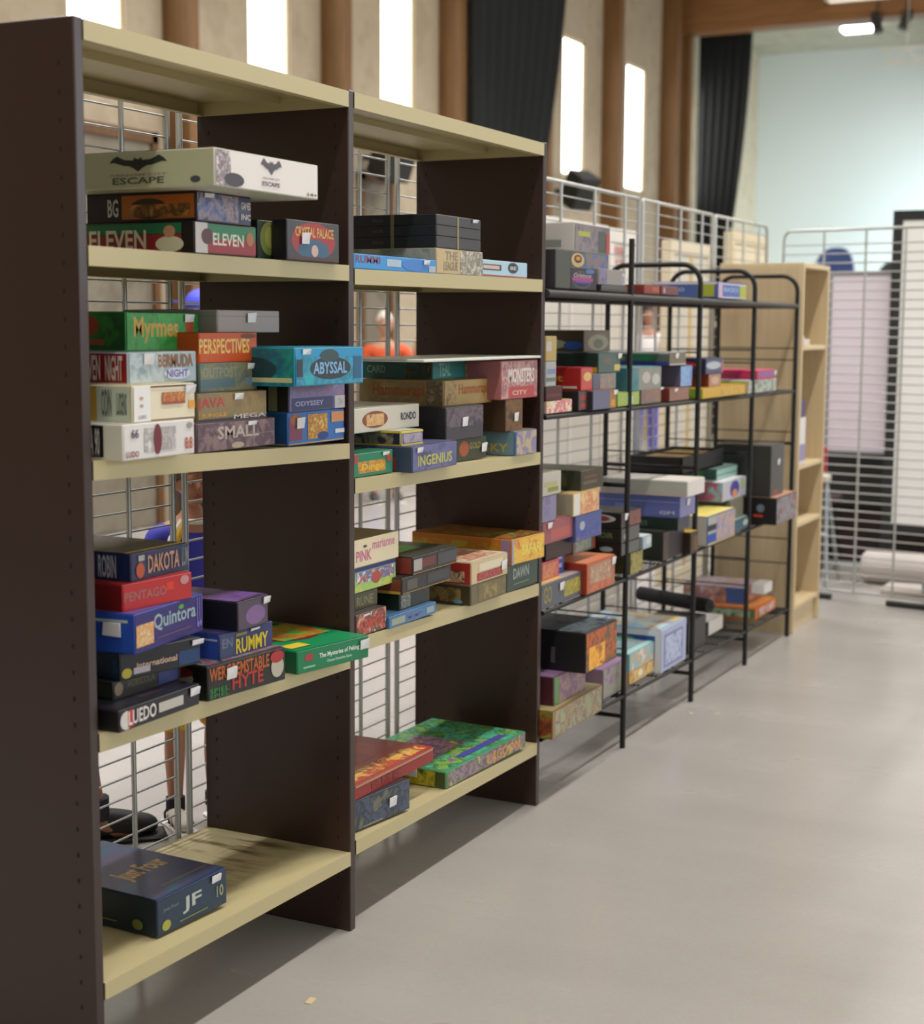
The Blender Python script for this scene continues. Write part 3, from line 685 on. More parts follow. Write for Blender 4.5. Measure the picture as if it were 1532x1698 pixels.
BOXES = r'''A1|large dark green and red box with big cream letters, under a black and orange box|#14140f|S:#16120f F:#8f1f26 T:#222|S r 0 .62 .9 .95 #1d6b45;S r 0 .1 .9 .6 #8c1e24;S t .1 .15 .6 .75 #d9d2b4 ELEVEN;S o .68 .05 .92 .55 #c8c6a8;S o .75 .5 .85 .88 #b98a6c;F r 0 .5 1 .95 #1f7a4e;F r 0 .08 1 .5 #9a2029;F r 0 0 .2 1 #c9c2bb;F o .1 .3 .3 .8 #53202a;F t .28 .3 .78 .68 #ded6c4 ELEVEN;F o .82 .35 .95 .8 #b06a3c
A2|dark box with a yellow-green creature, left of the small red arch box|#1a2a1a|F:#1e2f1d|F o .08 .12 .72 .98 #7d8440;F o .25 .3 .6 .85 #a3a352;F r .8 .2 .98 .5 #7c6a2a
A3|small upright box with a red arch over a blue stage, at the first bay's right|#231f24|F:#3a3a40|F o .08 .05 .92 .98 #9c2b2b;F o .2 -.0 .8 .55 #2f5877;F r .03 .03 .97 .12 #4a2c2c;F t .15 .6 .88 .85 #d2a052 CRYSTAL PALACE;F o .45 .12 .58 .42 #c9a59b;F s .25 .42
A4|black box with an orange picture on its side, under the wide white box|#17151a|S:#17151a F:#3b3c5e T:#222|S r .33 .12 1 .9 #b05f22;S o .4 .12 .75 .8 #3d2d18;S a .4 .2 .95 .6 #b4712a,#54351b,#c08a3a 9;S t .2 .2 .3 .8 #c9c5bd BG;F a 0 .08 .75 .95 #47467a,#6d7299,#a58c86,#3b3f63 14;F t .8 .55 .98 .8 #cfc9c4 GAMES;F t .8 .2 .98 .4 #cfc9c4 INC;F s .12 .8
A5|very wide white box with a black bat emblem, topmost in the first bay|#c9c9b4|S:#b5b896 F:#e6ddd6 T:#d8d4c8|S b .36 .45 .72 .9 #33332a;S t .38 .12 .7 .3 #55564a ESCAPE;S t .36 .34 .72 .4 #a08070 ARKHAM CITY;S o .86 .1 .92 .28 #4a4a55;S r .02 .65 .12 .85 #d5d6cc;F a 0 0 .14 1 #d9d0cc,#6a5a5e,#c9b9b9 22;F o .08 .0 .26 .4 #3b3038;F b .42 .5 .62 .95 #4b454b;F t .43 .18 .6 .3 #5b5356 ESCAPE;F t .43 .36 .6 .42 #b08a80 ARKHAM CITY;F t .88 .06 .98 .16 #55504f 14+
B1|white box with a dark red sailor emblem, lowest of the leftmost pile|#ddd9d0|S:#c9c7b6 F:#dcd7d3 T:#d6d2c8|S r 0 .08 .85 .95 #1a1a18;S t .45 .1 .62 .9 #d8d2c8 HANS 90;S t .65 .1 .82 .9 #d8d2c8 EXTRA 90;S o .25 .15 .36 .4 #b35a33;S o .1 .4 .35 .9 #44463f;F a .28 .2 .72 .85 #cfcac6,#9a9490,#d8d4d0 18;F o .4 .1 .52 .95 #6e1f27;F t .03 .08 .2 .25 #8a3c3c LUDO;F t .1 .6 .2 .85 #4a4a5a 66;F t .85 .15 .96 .5 #b5563c 8:8;F o .88 .75 .96 .92 #9a958a
B2|cream and ochre box with a sunset picture panel, second up in the leftmost pile|#d8cfb0|S:#b8933a F:#e4d8ba T:#c9b98f|S r .72 0 1 1 #b9c2ad;S a 0 0 .3 1 #a8863a,#4b3416,#b8933a 10;S t .76 .15 .84 .9 #4c5a50 ODIN;S t .88 .2 .96 .8 #4c5a50 LUDENS;F r 0 0 .27 1 #e6e4e0;F t .08 .1 .2 .2 #7c5f88 LUDO;F o .1 .4 .16 .5 #c29b94;F o .1 .6 .16 .7 #c29b94;F r .27 0 1 .06 #73302a;F r .27 .92 1 1 #5b2b21;F r .45 .45 .82 .78 #9a4b30;F a .46 .52 .81 .76 #d08a35,#a44c30,#e4b35a 20;F s .82 .72;F r .88 .3 .98 .52 #dc9a35
B3|pale blue box with a red spine, just under the green box of the leftmost pile|#a9b8bf|S:#8c1f26 F:#9fb0b6 T:#8a979c|S r 0 0 .3 1 #8f9a88;S o .5 .3 .72 .6 #2f4f8f;S t .62 .1 .78 .9 #d8c8c0 RAVEN;S t .82 .1 .96 .9 #d8c8c0 NIGHT;F a 0 0 .5 1 #9fb0b6,#b9c5c8,#869ca4 8;F t .42 .5 .94 .92 #8f5a24 BERMUDA;F o .5 .1 .9 .48 #c5cad8;F t .54 .17 .86 .42 #4b5296 NIGHT;F s .2 .6
B4|bright green box with yellow script and an orange mask, topmost of the leftmost pile|#2f8a3b|S:#256b2c F:#2f8d36 T:#4b5424|S a 0 0 1 1 #256b2c,#1c4f22,#2f8135 6;S o .5 .35 .78 .95 #a33f1d;S r .5 .15 .82 .3 #9a4b2d;F a 0 0 1 1 #2f8d36,#3da045,#1f7526 6;F t .1 .2 .7 .88 #cf9a2f Myrmes;F o .8 .4 .92 .95 #b5491f;F r .78 .1 .96 .28 #b8603c;F s .78 .75
B5|brown-purple box with small portraits, lowest pile in the middle of the second shelf|#5e4650|F:#6b5058 T:#6a5458|F a 0 0 1 1 #6b5058,#4e3a44,#7d6468,#8a6f6a 12;F t .25 .4 .78 .85 #b5a79c SMALL;F r 0 .48 1 .5 #8a7078;F o .42 .02 .58 .25 #ab9c82;F s .62 .8
B6|tan box with red letters above yellow ones, second up in the middle pile|#6f6040|F:#857450 T:#6c6048|F a .3 .15 1 1 #857450,#9a7f4c,#776844 5;F t .0 .4 .38 .85 #b3382f JAVA;F t .05 .12 .4 .3 #d29a33 JUNGLE;F r 0 0 1 .1 #2b3148;F t .5 .04 .98 .2 #c9c4bb MEGA;F s .5 .72
B7|grey-green box with an arched title, under the orange box|#5b6a5c|F:#6b7767 T:#55604f|F a 0 0 1 1 #6b7767,#8a8660,#566a6f 7;F r 0 .15 .6 .45 #536f78;F t .05 .5 .65 .85 #8f9384 OUTPOST;F s .8 .75;F r .78 .2 .97 .45 #71869a
B8|orange box lettered in pale yellow, under the silver tin|#c7521f|F:#c4501f T:#a8441c|F t 0 .3 .86 .8 #e2bf62 PERSPECTIVES;F o .7 .8 .98 .98 #6a2a18
B9|silver metal tin with a white price sticker, topmost on the first bay's second shelf|#9a9490|S:#8a9188 F:#958a86 T:#a09c96|F r 0 .72 1 .74 #6c6462;S r 0 .72 1 .74 #6b6a63;F s .45 .45
B10|blue box with gold crest panels and yellow bottom edge, second shelf right|#2c62a8|S:#1e4f7c F:#2f6cb4 T:#2a5a98|F r 0 0 1 .06 #d3a338;S r 0 0 1 .06 #b98a2c;F r .02 .15 .24 .85 #7e3b52;F o .04 .6 .22 .95 #9a5b33;F s .13 .5;F a .33 .15 .68 .9 #d0a23f,#a8652b,#e0bf62 22;F o .5 .1 .7 .35 #24407e;F r .75 .6 .98 .92 #c98a5b;F r .82 .25 1 .38 #d8d3d3;S a .1 .55 .7 .9 #b8a05b,#8a4b33,#1e4f7c 16
B11|purple-grey box with a dark blue band and barcode, under the teal box|#4b4a6a|S:#26261c F:#7672a0 T:#504c60|F a 0 .55 1 1 #77729c,#9c7080,#6a6aa0,#8b8496 14;F r .04 .05 .78 .5 #393b66;F t .1 .2 .6 .38 #a7a7c8 ODYSSEY;F r .8 .02 1 .5 #b9b3b5;F a .86 .12 .94 .4 #6a6a70,#c9c4c4,#55555c 60;S r .82 0 .9 1 #77754f;S o .2 .2 .7 .9 #16160f
B12|teal box with a dark riveted oval title plate, sticking out past the middle upright|#1f8aa8|S:#147b7c F:#2391c0 T:#2a8aa0|S a 0 0 1 1 #147b7c,#0f5a72,#16907c 7;S o .4 .1 .85 .75 #123c42;S r .5 .1 .98 .22 #b9b98c;F a 0 0 1 .75 #2391c0,#3a9ab8,#277a96,#2aa6b2 8;F o .2 .15 .8 .75 #28343f;F o .35 .6 .62 .95 #32484e;F t .25 .3 .74 .62 #7fb0d8 ABYSSAL;F r .84 .15 .96 .75 #2a5a80;F r .02 .25 .1 .7 #28323a;F s .09 .82
C1|flat black box with white and red front letters, lowest on the third shelf's left|#15131a|S:#121212 F:#1c1820 T:#191822|T o .08 .5 .3 .98 #c5c2b8;T a .4 .1 .95 .8 #191822,#3a2438,#1c1c30 10;F o .0 .05 .16 .9 #cfc9bf;F r .1 .12 .17 .9 #b52c28;F t .03 .2 .44 .85 #d6cfc8 CLUEDO;F r .47 .3 .78 .75 #b9b4aa;F s .86 .55
C2|very dark box with dim olive lettering, between two black boxes at the left|#1b1d18|S:#23261f F:#191a16|F t .2 .45 .6 .85 #4f5136 AGRICOLA;F o .02 .2 .14 .9 #7d6d58;S a .2 .2 1 .9 #23261f,#34362a 14;F r .65 .1 .95 .95 #23366e
C3|black box with blue ends and pink script, below the bright blue box|#14171d|S:#10364f F:#15171c|S a 0 0 1 1 #10364f,#0d2238,#1a4a63 6;S o .3 .5 .5 .75 #a5762c;F t .2 .32 .7 .55 #c4a38f international;F r .72 .1 1 .62 #173b69;F o .02 .05 .14 .42 #b3a03c;F r .16 .15 .36 .38 #b0aab0;F s .88 .75
C4|bright blue box with a purple front and a sunburst badge, between red and black boxes|#24409a|S:#24489e F:#2d2268 T:#5a4a8a|S r .5 .78 .95 .85 #a9b5ae;F a .02 .15 .26 .7 #c9c3a5,#d58d35,#c7cdb5 16;F t .26 .4 .88 .85 #8fa6ae Quintora;F o .62 .78 .7 .9 #4d9a3a;F t .9 .15 .98 .95 #7a6fb4 LU;F r .3 .22 .8 .27 #5c3b66;S s .75 .45
C5|red box with faded grey letters, under the torn dark blue box|#a81b22|S:#7c1519 F:#b02126 T:#a83030|F t .02 .35 .62 .7 #96605c PENTAGO;F r .62 .5 .72 .8 #d2351e;F o .82 .6 .95 .95 #b98484;S s .55 .72;S o .05 .15 .35 .5 #9c7272
C6|dark blue box with a torn yellow paper edge, topmost on the third shelf's left|#1d2347|S:#101427 F:#222a4f T:#33352c|T r 0 0 1 .07 #c9a95a;T r 0 .07 .8 .1 #33352c;T a .05 .3 .95 .95 #33352c,#4d4a32,#4a2c24,#26281f 8;S r .62 0 1 1 #1b2a55;S t .3 .15 .5 .9 #6f7570 GAME;S t .72 .1 .88 .92 #c2c5cc ROBIN;F t .28 .2 .82 .85 #b88a6b DAKOTA;F o .08 .1 .22 .65 #b5502c;F r .12 .7 .22 .9 #a5a59f;F t .86 .2 .97 .9 #7a8080 LUM
C8|black box with dripping orange and red letters, at the front middle of the third shelf|#151511|S:#10100d F:#1a1a15 T:#5a5458|S o .25 .3 .85 .9 #8f9174;S o .2 .55 .85 .98 #6b1a1e;F t .02 .55 .78 .95 #b35a22 WERGREMSTABLE;F t .3 .15 .7 .55 #b02a24 HYTE;F t .02 .2 .26 .35 #2f7a3a SPIEL;F t .02 .06 .26 .18 #2f7a3a SPIEL;F o .8 .15 .97 .8 #b5b09c;F o .79 .6 .97 .97 #a82a2e;F s .22 .5;T a 0 0 1 1 #2a282c,#8a8488,#55505a,#a34a55 14
C9|indigo box with a light blue end and bold yellow letters|#2b2c66|S:#2a4aa5 F:#2e2f66 T:#3a3868|S r .3 .75 1 .82 #a9b2bc;F r 0 0 .28 1 #2f3c60;F t .05 .45 .24 .8 #5f6a80 EN;F t .3 .1 .9 .68 #d8c21c RUMMY;F r .3 .78 .5 .88 #8a8428;F s .55 .85
C10|black and purple glossy box with a torn star-shaped sticker, on the indigo box|#231d24|S:#16141a F:#4b3d4e T:#4a3a56|F o .25 .1 .9 .75 #7a5a8a;T a 0 0 1 1 #4a3a56,#7d55a0,#3a3440 4;F s .8 .72
C11|green box with a red and yellow swirl on top, sticking out at the right|#0f7448|S:#0e5c3b F:#137a4c T:#148a55|F t .3 .45 .86 .72 #dfe6dc The Mysteries of Peking;F t .4 .25 .75 .38 #bcd8c6 Chinese Detective Game;F o .1 .5 .22 .82 #a83a3c;F r .08 .2 .24 .28 #8ac2a2;F s .86 .45;T o .08 .25 .95 .98 #8a2a24;T o .14 .32 .88 .92 #2a1c16;T o .2 .36 .84 .84 #c2451f;T a .24 .3 .9 .76 #4a9a3f,#8ac04a,#c7662a,#b5a93c 9;T r .04 .08 .3 .2 #e0c53a
D1|dark blue box with gold script, alone on the lowest shelf of the first bay|#1c2d48|S:#13262f F:#20364c T:#233c66|T a 0 0 1 1 #233c66,#2d3f63,#463f66,#24566f 3;T t .25 .3 .85 .52 #c79a45 Just Four;T r .3 .12 .95 .14 #6a6a5a;F t .35 .3 .62 .75 #b5bdb4 JF;F t .08 .6 .3 .72 #7a8074 Just Four;F o .06 .1 .18 .38 #a5a545;F t .84 .3 .94 .62 #9aa07a 10;F r .3 .15 .7 .18 #7f8a4a;F s .76 .76;S t .08 .55 .3 .7 #b59b38 Four;S r .05 .2 .7 .23 #84863a;S o .82 .12 .9 .4 #6d742f
E1|flat sky-blue box with a barcode, on the left of the upper shelf|#2f86c8|F:#3391d2 T:#3a80b5|F t .02 .4 .3 .9 #7a3c52 RUMMI;F r .38 .3 .55 .8 #a9bccb;F t .64 .2 .78 .6 #8f7fae KIDS;F o .56 .1 .9 .9 #3f7cc6;F r .9 .1 .99 .55 #a5b3c4;F s .82 .6
E2|cream and grey box with an old etching, under the banded black boxes|#b6a585|S:#8f9488 F:#c1aa80 T:#a59b80|S a 0 0 1 1 #8f9488,#a8a99c,#6f7a6f 6;F t .18 .55 .45 .9 #8d8468 THE;F t .15 .15 .45 .5 #8d8468 LEAGUE;F a .5 0 1 1 #c6bda8,#6f6c60,#aaa594,#d6cfbe 13
E3|flat black box in an elastic band, lowest of its three|#26262a|S:#1f2326 F:#3a3838 T:#33312f|S t .3 .35 .42 .65 #5a4a50 BOX;F r 0 .94 1 1 #6b6862;F e .45 0 .49 1 #8a7f58;S e .5 0 .54 1 #6f6a48
E3b|flat black box in an elastic band, middle of its three|#26262a|S:#1f2326 F:#393737 T:#33312f|S t .3 .35 .42 .65 #5a4a50 BOX;F r 0 .94 1 1 #6b6862;F e .45 0 .49 1 #8a7f58;S e .5 0 .54 1 #6f6a48
E3c|flat black box in an elastic band with a bent sticker, topmost of its three|#26262a|S:#1f2326 F:#3a3838 T:#3a3835|S t .3 .35 .42 .65 #5a4a50 BOX;F e .45 0 .49 1 #8a7f58;S e .5 0 .54 1 #6f6a48;F s .78 .6
E4|small pale blue box with a dark badge, right end of the upper shelf|#a9c3cf|F:#a8c8d8 T:#93a8b0|F r 0 0 1 .12 #a34220;F r 0 .4 .4 .75 #4f2f2c;F r 0 .47 .36 .68 #c9b2a0;F o .55 .3 .78 .95 #2d2b30;F t .6 .5 .74 .72 #c9c9c9 BE
F1|green box with a yellow blob title, front left of the third level|#1d7a58|F:#1f7d5c T:#24664e|F a .1 .15 .8 .65 #d5a236,#c2842c,#1f7d5c 16;F t .2 .2 .75 .55 #e0b53e Dingo;F r 0 .6 .1 1 #a6433a;F o .82 .5 .95 .85 #a8402c;F s .7 .8
F2|slate-purple box with yellow letters, behind the green box on the third level|#474a72|S:#3c4a60 F:#5a5c86 T:#55587c|F a 0 0 1 1 #5a5c86,#6c6c96,#454a70 8;F t .12 .2 .88 .62 #b9b552 INGENIUS;S o .2 .2 .4 .8 #8f974a;S r .6 .1 .85 .6 #8a3a38;F s .08 .75
F3|yellow-edged box with night-blue pictures, under the long white box|#b9aa38|S:#2a2a44 F:#8c84a0 T:#b5b2a0|S r 0 .88 1 1 #c9b535;S r 0 0 1 .12 #c9b535;S a .3 .15 .9 .85 #2a2a50,#8c8a68,#352c3c 12;F r 0 0 1 .14 #c9b535;F r 0 .86 1 1 #cabd52;F a .1 .2 .9 .8 #8c84a0,#b0a0a8,#6a6a90 14
F4|long white box with an oval food picture, on the yellow-edged box|#c9c3b4|F:#cfc8b8 T:#bdb7a8|F o .12 .15 .5 .85 #8a4a2c;F a .18 .25 .44 .72 #c88a4a,#e0b984,#7a3a20 16;F t .7 .35 .94 .68 #2c3350 RONDO
F5|black leather-look box with a bent white label, in the middle of the third level|#2a282c|S:#242428 F:#403a42 T:#38353a|F a 0 .4 1 1 #403a42,#6e6068,#353038 8;F s .4 .4
F6|dark green box with orange and gold emblem, beneath the black leather-look box|#2c3524|F:#323826 T:#2f3626|F o .08 .2 .4 .9 #9a4a22;F t .42 .5 .8 .8 #8f8038 GOLD;F s .8 .3
F7|long tan box with orange script on both faces, under the teal box|#a08450|S:#97804e F:#b0935c T:#8a7548|S a 0 0 1 1 #97804e,#86704a,#a58c58 5;S t .15 .25 .78 .85 #9a5524 Hammurapi;F t .3 .3 .9 .85 #a8602c Hammurapi;F a 0 0 .25 1 #8a7550,#b0935c,#6f5a44 12;S a .8 0 1 1 #8a7048,#5a5548,#a89468 14
F8|teal box with picture inserts on top of the long tan box|#1f5f58|S:#235e58 F:#2b7a76 T:#4a4a34|S a .72 0 1 1 #8a5a24,#2c2a1c,#235e58 12;S t .3 .3 .5 .7 #7fa598 CARD;F a .55 0 1 1 #8a7a58,#3a3a2a,#b58a5a,#2b5a50 14;F t .1 .15 .3 .85 #8ab8a8 TEAL;F s .62 .6
F9|blue and white box with an evening picture, right end of the third level|#48637c|S:#6a8a94 F:#9a8aa0 T:#8f7a58|S t .5 .15 .9 .5 #c5a850 SKY;F r 0 0 .1 1 #2f5a88;F a .08 0 1 1 #a89aa0,#c0a878,#7a7aa8,#8f8290 10
F10|small dark brown box with a dim gold figure, under the red comic-style box|#4a3826|F:#4f3a2a T:#40301f|F a 0 0 1 1 #4f3a2a,#7a5428,#3a2c20 12;F s .45 .3
F11|red and white comic-style box, topmost at the right end of the second bay|#b05a5c|S:#a5686a F:#b56868 T:#8f5a58|F a 0 0 1 1 #b5787a,#8f6068,#c8a49a,#9a4a4c 12;F r .2 0 .9 .32 #b04444;F t .2 .42 .9 .8 #d8cfc8 MONSTERS;F t .3 .1 .7 .22 #d8b8b0 CITY
G1|low box with bold orange and white letters, bottom left of the fourth level|#4a3a30|F:#b59a84 T:#403832|F a 0 0 1 1 #c0a088,#a8483a,#3a2a24,#d8c8b0 14;F t .1 .2 .85 .7 #c04028 AVANTI;F s .2 .85
G2|olive box with dull letters, behind the bold orange lettered box|#3c3a24|F:#45432c|F t .1 .2 .8 .75 #77744c RUNE
G3|box with cartoon heads on teal and yellow under a purple lid edge|#6aa08a|F:#6fb0a0 T:#3a3a80|F r 0 .82 1 1 #2f2a72;F a 0 0 1 .45 #b5c24a,#8fc06a,#d0c65a 8;F a .05 .35 .95 .78 #c9d0d8,#4a6a9a,#b05a3c,#e0e0e0 20;F o .4 .2 .62 .7 #a84a3c
G4|cream box with pink lettering, topmost at the left of the fourth level|#d8caa5|F:#e2d3b2 T:#7f6f4c|F t .4 .55 .9 .88 #c87f96 marianne;F t .05 .2 .38 .6 #c46a8f PINK;F o .2 .68 .28 .78 #4a3f3a
G5|flat blue box with a pale label, front of the fourth level|#3f6a98|F:#4a76a0 T:#4a6a8c|F r .05 .2 .32 .75 #97a08c;F t .38 .3 .7 .7 #6a6a9a MEMO;F r .78 .2 .95 .75 #8aa0a8
G6|dark green box with a barcode, under the two black card boxes|#1c2a22|S:#16221a F:#26302c T:#202a24|F a .05 .1 .35 .9 #9a9a94,#4a4f4a,#b0b0aa 50;S t .2 .3 .6 .6 #3f5a40 FIR
G7|black box with gold and red end, lower of two alike|#25211f|S:#7a3f30 F:#2c2a28 T:#2c2a2a|F r 0 .0 1 .08 #9a7a3a;F r .1 .2 .3 .8 #55504a;F r .5 .25 .95 .85 #3d3d3e;S r 0 0 1 .2 #b89a3a
G8|black box with red end and green streak on top, upper of two alike|#25211f|S:#8a3a2e F:#2f2c2c T:#3a3c34|F r 0 .0 1 .08 #9a7a3a;F r .02 .2 .2 .85 #a5a09a;F r .2 .3 .5 .8 #6a3030;F r .55 .2 .98 .85 #454546;T r .1 .3 .7 .6 #4f9a3a
G9|olive-grey box with a framed map picture, under the red and cream box|#5a5238|S:#3a301e F:#6a5f42 T:#55503c|S a .15 .15 .9 .85 #6a5a34,#8a7444,#4a3f28 10;F a .2 .1 .95 .9 #7f7044,#6a5f42,#98834c 10;S o .82 .08 .92 .28 #5a8aa8
G10|red and cream box with old-style figures, on the olive-grey box|#b5a080|S:#9a2c22 F:#cbb68c T:#cfc2a8|S a .1 .1 .9 .6 #9a2c22,#c8a888,#4a2a22 14;F r .15 .1 .85 .45 #9c3a2c;F r .2 .5 .85 .85 #d8ccb0;T a .1 .1 .9 .9 #cfc2a8,#b05a3c,#e0d8c0 12;F s .8 .3;F t .2 .16 .8 .4 #b8606a CIRCUS
G11|dark green box with pale letters, under the big orange box|#2f4034|S:#2a382e F:#3a4c42 T:#33443a|F t .2 .4 .7 .8 #a5b0a8 DAWN;F r .2 .2 .7 .24 #7a8a80
G12|big orange and yellow box with jungle picture on top, right of the fourth level|#c8862a|S:#c27424 F:#d69a3a T:#7a4a20|S a 0 0 .9 .8 #c9a02c,#c27424,#b8b03a 6;S r .9 0 1 1 #9c7fa0;F a 0 0 1 1 #d69a3a,#e0b84a,#c0692a 7;F t .3 .3 .9 .7 #e0d060 SAFARI;T a 0 0 1 1 #7a4a20,#a8682a,#4a3a1a,#8a8a34 8;F e 0 0 .06 1 #a5a0a8
H1|dark blue box with painted figures, under the red lid at lower left|#2c3648|F:#364052 T:#3a2c30|F a 0 0 1 1 #364052,#4a5468,#242c3a,#6a6a58 7;F s .6 .35;F r .15 .06 .5 .1 #8a8a80
H2|flat red box with fiery picture and faded title on top|#a02a24|S:#8a2420 F:#8f2420 T:#a83a34|T t .1 .5 .6 .75 #b59a78 VENDETTA;T a .05 .03 .95 .22 #c87a2c,#e0b84a,#9a2a20,#c24a24 10;T a .0 .3 1 .95 #a83a34,#8a3430,#6f3a38 5;F t .2 .25 .6 .7 #7a2420 RISK;F r 0 .8 1 .95 #b58a6a
H3|wide flat green box with crowded cartoon cover, on the lowest shelf of the second bay|#3f8a5c|S:#3d4a20 F:#7a8a68 T:#3f9a74|T a 0 0 1 1 #3f9a74,#5ab890,#2c5a40,#78b83a,#8a5a8a 7;T a .1 .3 .6 .8 #d8c83a,#5a3a8a,#c88a9a,#3f9a74 9;F a 0 0 1 1 #6a8a5a,#a07a9a,#4a5a3a,#b8b080 12;F t .5 .15 .92 .8 #d08a3c LAGOON;S a 0 0 .9 1 #3d4a20,#c8c02a,#2a3a18 8;S s .6 .5;T r .3 .08 .85 .16 #4a4a9a
J1|tall charcoal box with a pink figure on its side, on the black rack's top deck|#403f3e|S:#3f3c3e F:#45483c T:#333|S a .2 .4 .75 .95 #a04a5c,#7a3f50,#403f3e 10
J2|white-ended carton with grey front and yellow logo, topmost on the black rack|#c8c4bc|S:#c5c0b8 F:#6a6468 T:#dcd8d0|S t .4 .75 .5 .85 #6a6a70 K;S r .5 .15 .8 .4 #8a8a84;S r 0 .15 .15 .3 #5a8a3a;F a 0 0 .75 1 #6a6468,#8a8080,#58506a 7;F r .1 .55 .42 .72 #a8a83a;F r .88 0 1 .75 #a84440;F r .65 .0 .86 .8 #4f524a
J3|box with a black and orange bee badge, under the white-ended carton|#4a4440|F:#54565e T:#4a4a48|F a .3 0 1 1 #54565e,#4a6a98,#8a6a60,#6f706a 8;F o .0 .05 .34 .9 #c8a870;F o .08 .3 .28 .8 #1f1a18;F o .12 .45 .24 .7 #c88a1f
J4|black box with an oval rainbow logo, at the left of the rack's top deck|#201d22|F:#241f28 T:#2a282c|F o .05 .05 .8 .85 #5a5660;F o .08 .1 .77 .8 #241f28;F r .05 .4 .85 .55 #a03a70;F r .15 .3 .75 .4 #5a3fa0;F t .1 .55 .8 .75 #b0a0a8 Orbitour;F o .55 .75 .9 .98 #4a6aa0
J5|grey-white box with a barcode, beside the black oval-logo box|#8a867e|F:#8f8a84 T:#a09a94|F a 0 0 .3 1 #6a6a78,#8a78a0,#5a5a60 10;F r .85 .1 1 .8 #bdb8c4;F a .87 .15 .95 .6 #4a4a50,#bdb8c4 60
J6|flat dark tray lying under the grey-white barcode box|#4a4a46|F:#52524e|F r 0 .2 1 .35 #2c2c2a
J8|low red-brown box on the rack's top deck|#7a2f24|F:#863626 T:#7a3024|F a .5 .2 .9 .8 #b5583a,#863626 20
J9|low maroon box beside the blue and yellow box on the top deck|#6a3434|F:#6f3a3c T:#5a3030|F r .1 .2 .2 .8 #b8a09a
J10|blue and yellow box with white trim, alone at the right of the rack's top deck|#4a5fa0|S:#4a5f9a F:#5066ac T:#5a52a0|S r 0 .85 1 1 #d0ccc8;F r 0 0 1 .1 #d8d4d4;F r 0 .85 1 .92 #d8d4d4;F r 0 0 .15 1 #c5a8b8;F r .75 .1 1 .85 #a8b03a;F t .2 .4 .7 .7 #a8c0e0 RACKO;S t .15 .4 .5 .65 #a8c0e0 RACKO;S r .7 .1 .95 .85 #a0a83a
K1|low yellow and pink striped box, leftmost on the rack's second deck|#b09080|F:#c0a090 T:#c5b050|F a 0 0 1 1 #c8a8a0,#d05050,#e8e0d8,#c8b030 12
K1b|low dark red box, on the yellow and pink striped box|#3a1a1c|F:#4a2020|F r .1 .3 .9 .5 #6a2a2a
K2|black box with a grey striped end, under the red box|#251c1e|S:#1c1618 F:#5a5050 T:#2c2224|F o .2 .5 .8 .8 #a84040;F o .2 .1 .8 .4 #a84040
K3|slate box with orange corner and white sticker, second deck left|#4a4a60|S:#252225 F:#686880 T:#9a4a30|F r .72 0 1 1 #a5784a;F r .78 .1 .96 .45 #d09030;F s .85 .7
K4|red box with a yellow title, second deck left|#a0201f|S:#9c1f20 F:#c0504c T:#a82a28|S t .2 .4 .75 .7 #c8a030 Ticket;S r .75 .1 .95 .2 #c8b8b0;F o .2 .4 .9 .8 #d0b070
K5b|grey and pink box under the dark green box of the second deck|#5f6068|F:#5a6070 T:#555|F a .3 0 1 1 #a08a80,#7a7a78,#b08a70 9
K5|dark green box with an orange tab, second deck|#26403a|S:#16302a F:#4c625c T:#3a4f4a|F r .72 .1 .98 .4 #c8b060;S r .7 0 1 .3 #c8901f;F o .2 .4 .6 .8 #6a6058;F s .85 .7
K6|brown-grey box with a pale domed emblem, topmost of the second deck's left pile|#655748|S:#4a3f2c F:#6f6052 T:#5a4f40|F o .15 .05 .95 .8 #98907c;F o .35 .15 .75 .6 #6a6a54;S o .2 .1 .8 .6 #a8a488;S o .75 .1 1 .5 #2a5aa8
K7|narrow upright pale grey box, under a tan one by the brown upright|#9a9c98|F:#a5a8a8 T:#999|F r .1 .5 .9 .7 #7a84a0;F r .05 .2 .95 .35 #6a706a
K7b|narrow upright tan box, topmost by the brown upright|#a88f58|F:#b09860 T:#a08850|F r 0 .4 .5 .8 #b8b0a8
K8|lime green tin-like box, second deck left of a black post|#8aa045|F:#9db05c T:#a8b86a|F r .45 .15 .7 .7 #c0c8b0
K9|brownish box with a dim picture, low on the second deck|#6a5850|F:#7a6a62 T:#6f625a|F a .2 .1 .9 .9 #7a6a62,#9a6a5a,#8a7a5a 10;F s .9 .8
K10|red-brown box with crumpled white paper on its end, second deck|#7a4030|S:#6a2a20 F:#8f6a5c T:#8a5a4a|F s .2 .7
K11|teal and white box with small round pictures, second deck|#4a7a80|S:#3a6a74 F:#8a8a80 T:#6a9aa0|F a 0 0 .3 1 #2f6a74,#4a8a90,#7a5a50 10;F o .4 .3 .65 .8 #b8b0a8;F o .7 .2 .95 .7 #b5b8b0
K12|purple-grey box with a blue glow, second deck middle|#55526a|S:#5f5c70 F:#6a78b0 T:#55526a|F a 0 0 1 1 #6a68a0,#8ab0d8,#5a589a 6
K13|flat box with coloured panels and a blue base band, on the purple-grey box|#5a6058|S:#55605a F:#7a6a58 T:#c8c8c4|S r 0 .0 1 .3 #2c3a88;F r 0 0 1 .12 #c0c0c0;S r 0 .9 1 1 #c8ccc8;S a 0 .35 .7 .9 #5a4a50,#7a8a3a,#40506a 9;S r .45 .35 .8 .9 #2a7a50;F s .3 .55
K14|long low yellow box with a green end, second deck front|#c0982c|S:#7a9a30 F:#c8a03a T:#b8902c|F a .4 .2 .85 .9 #d0b050,#c8a03a,#b8805a 12
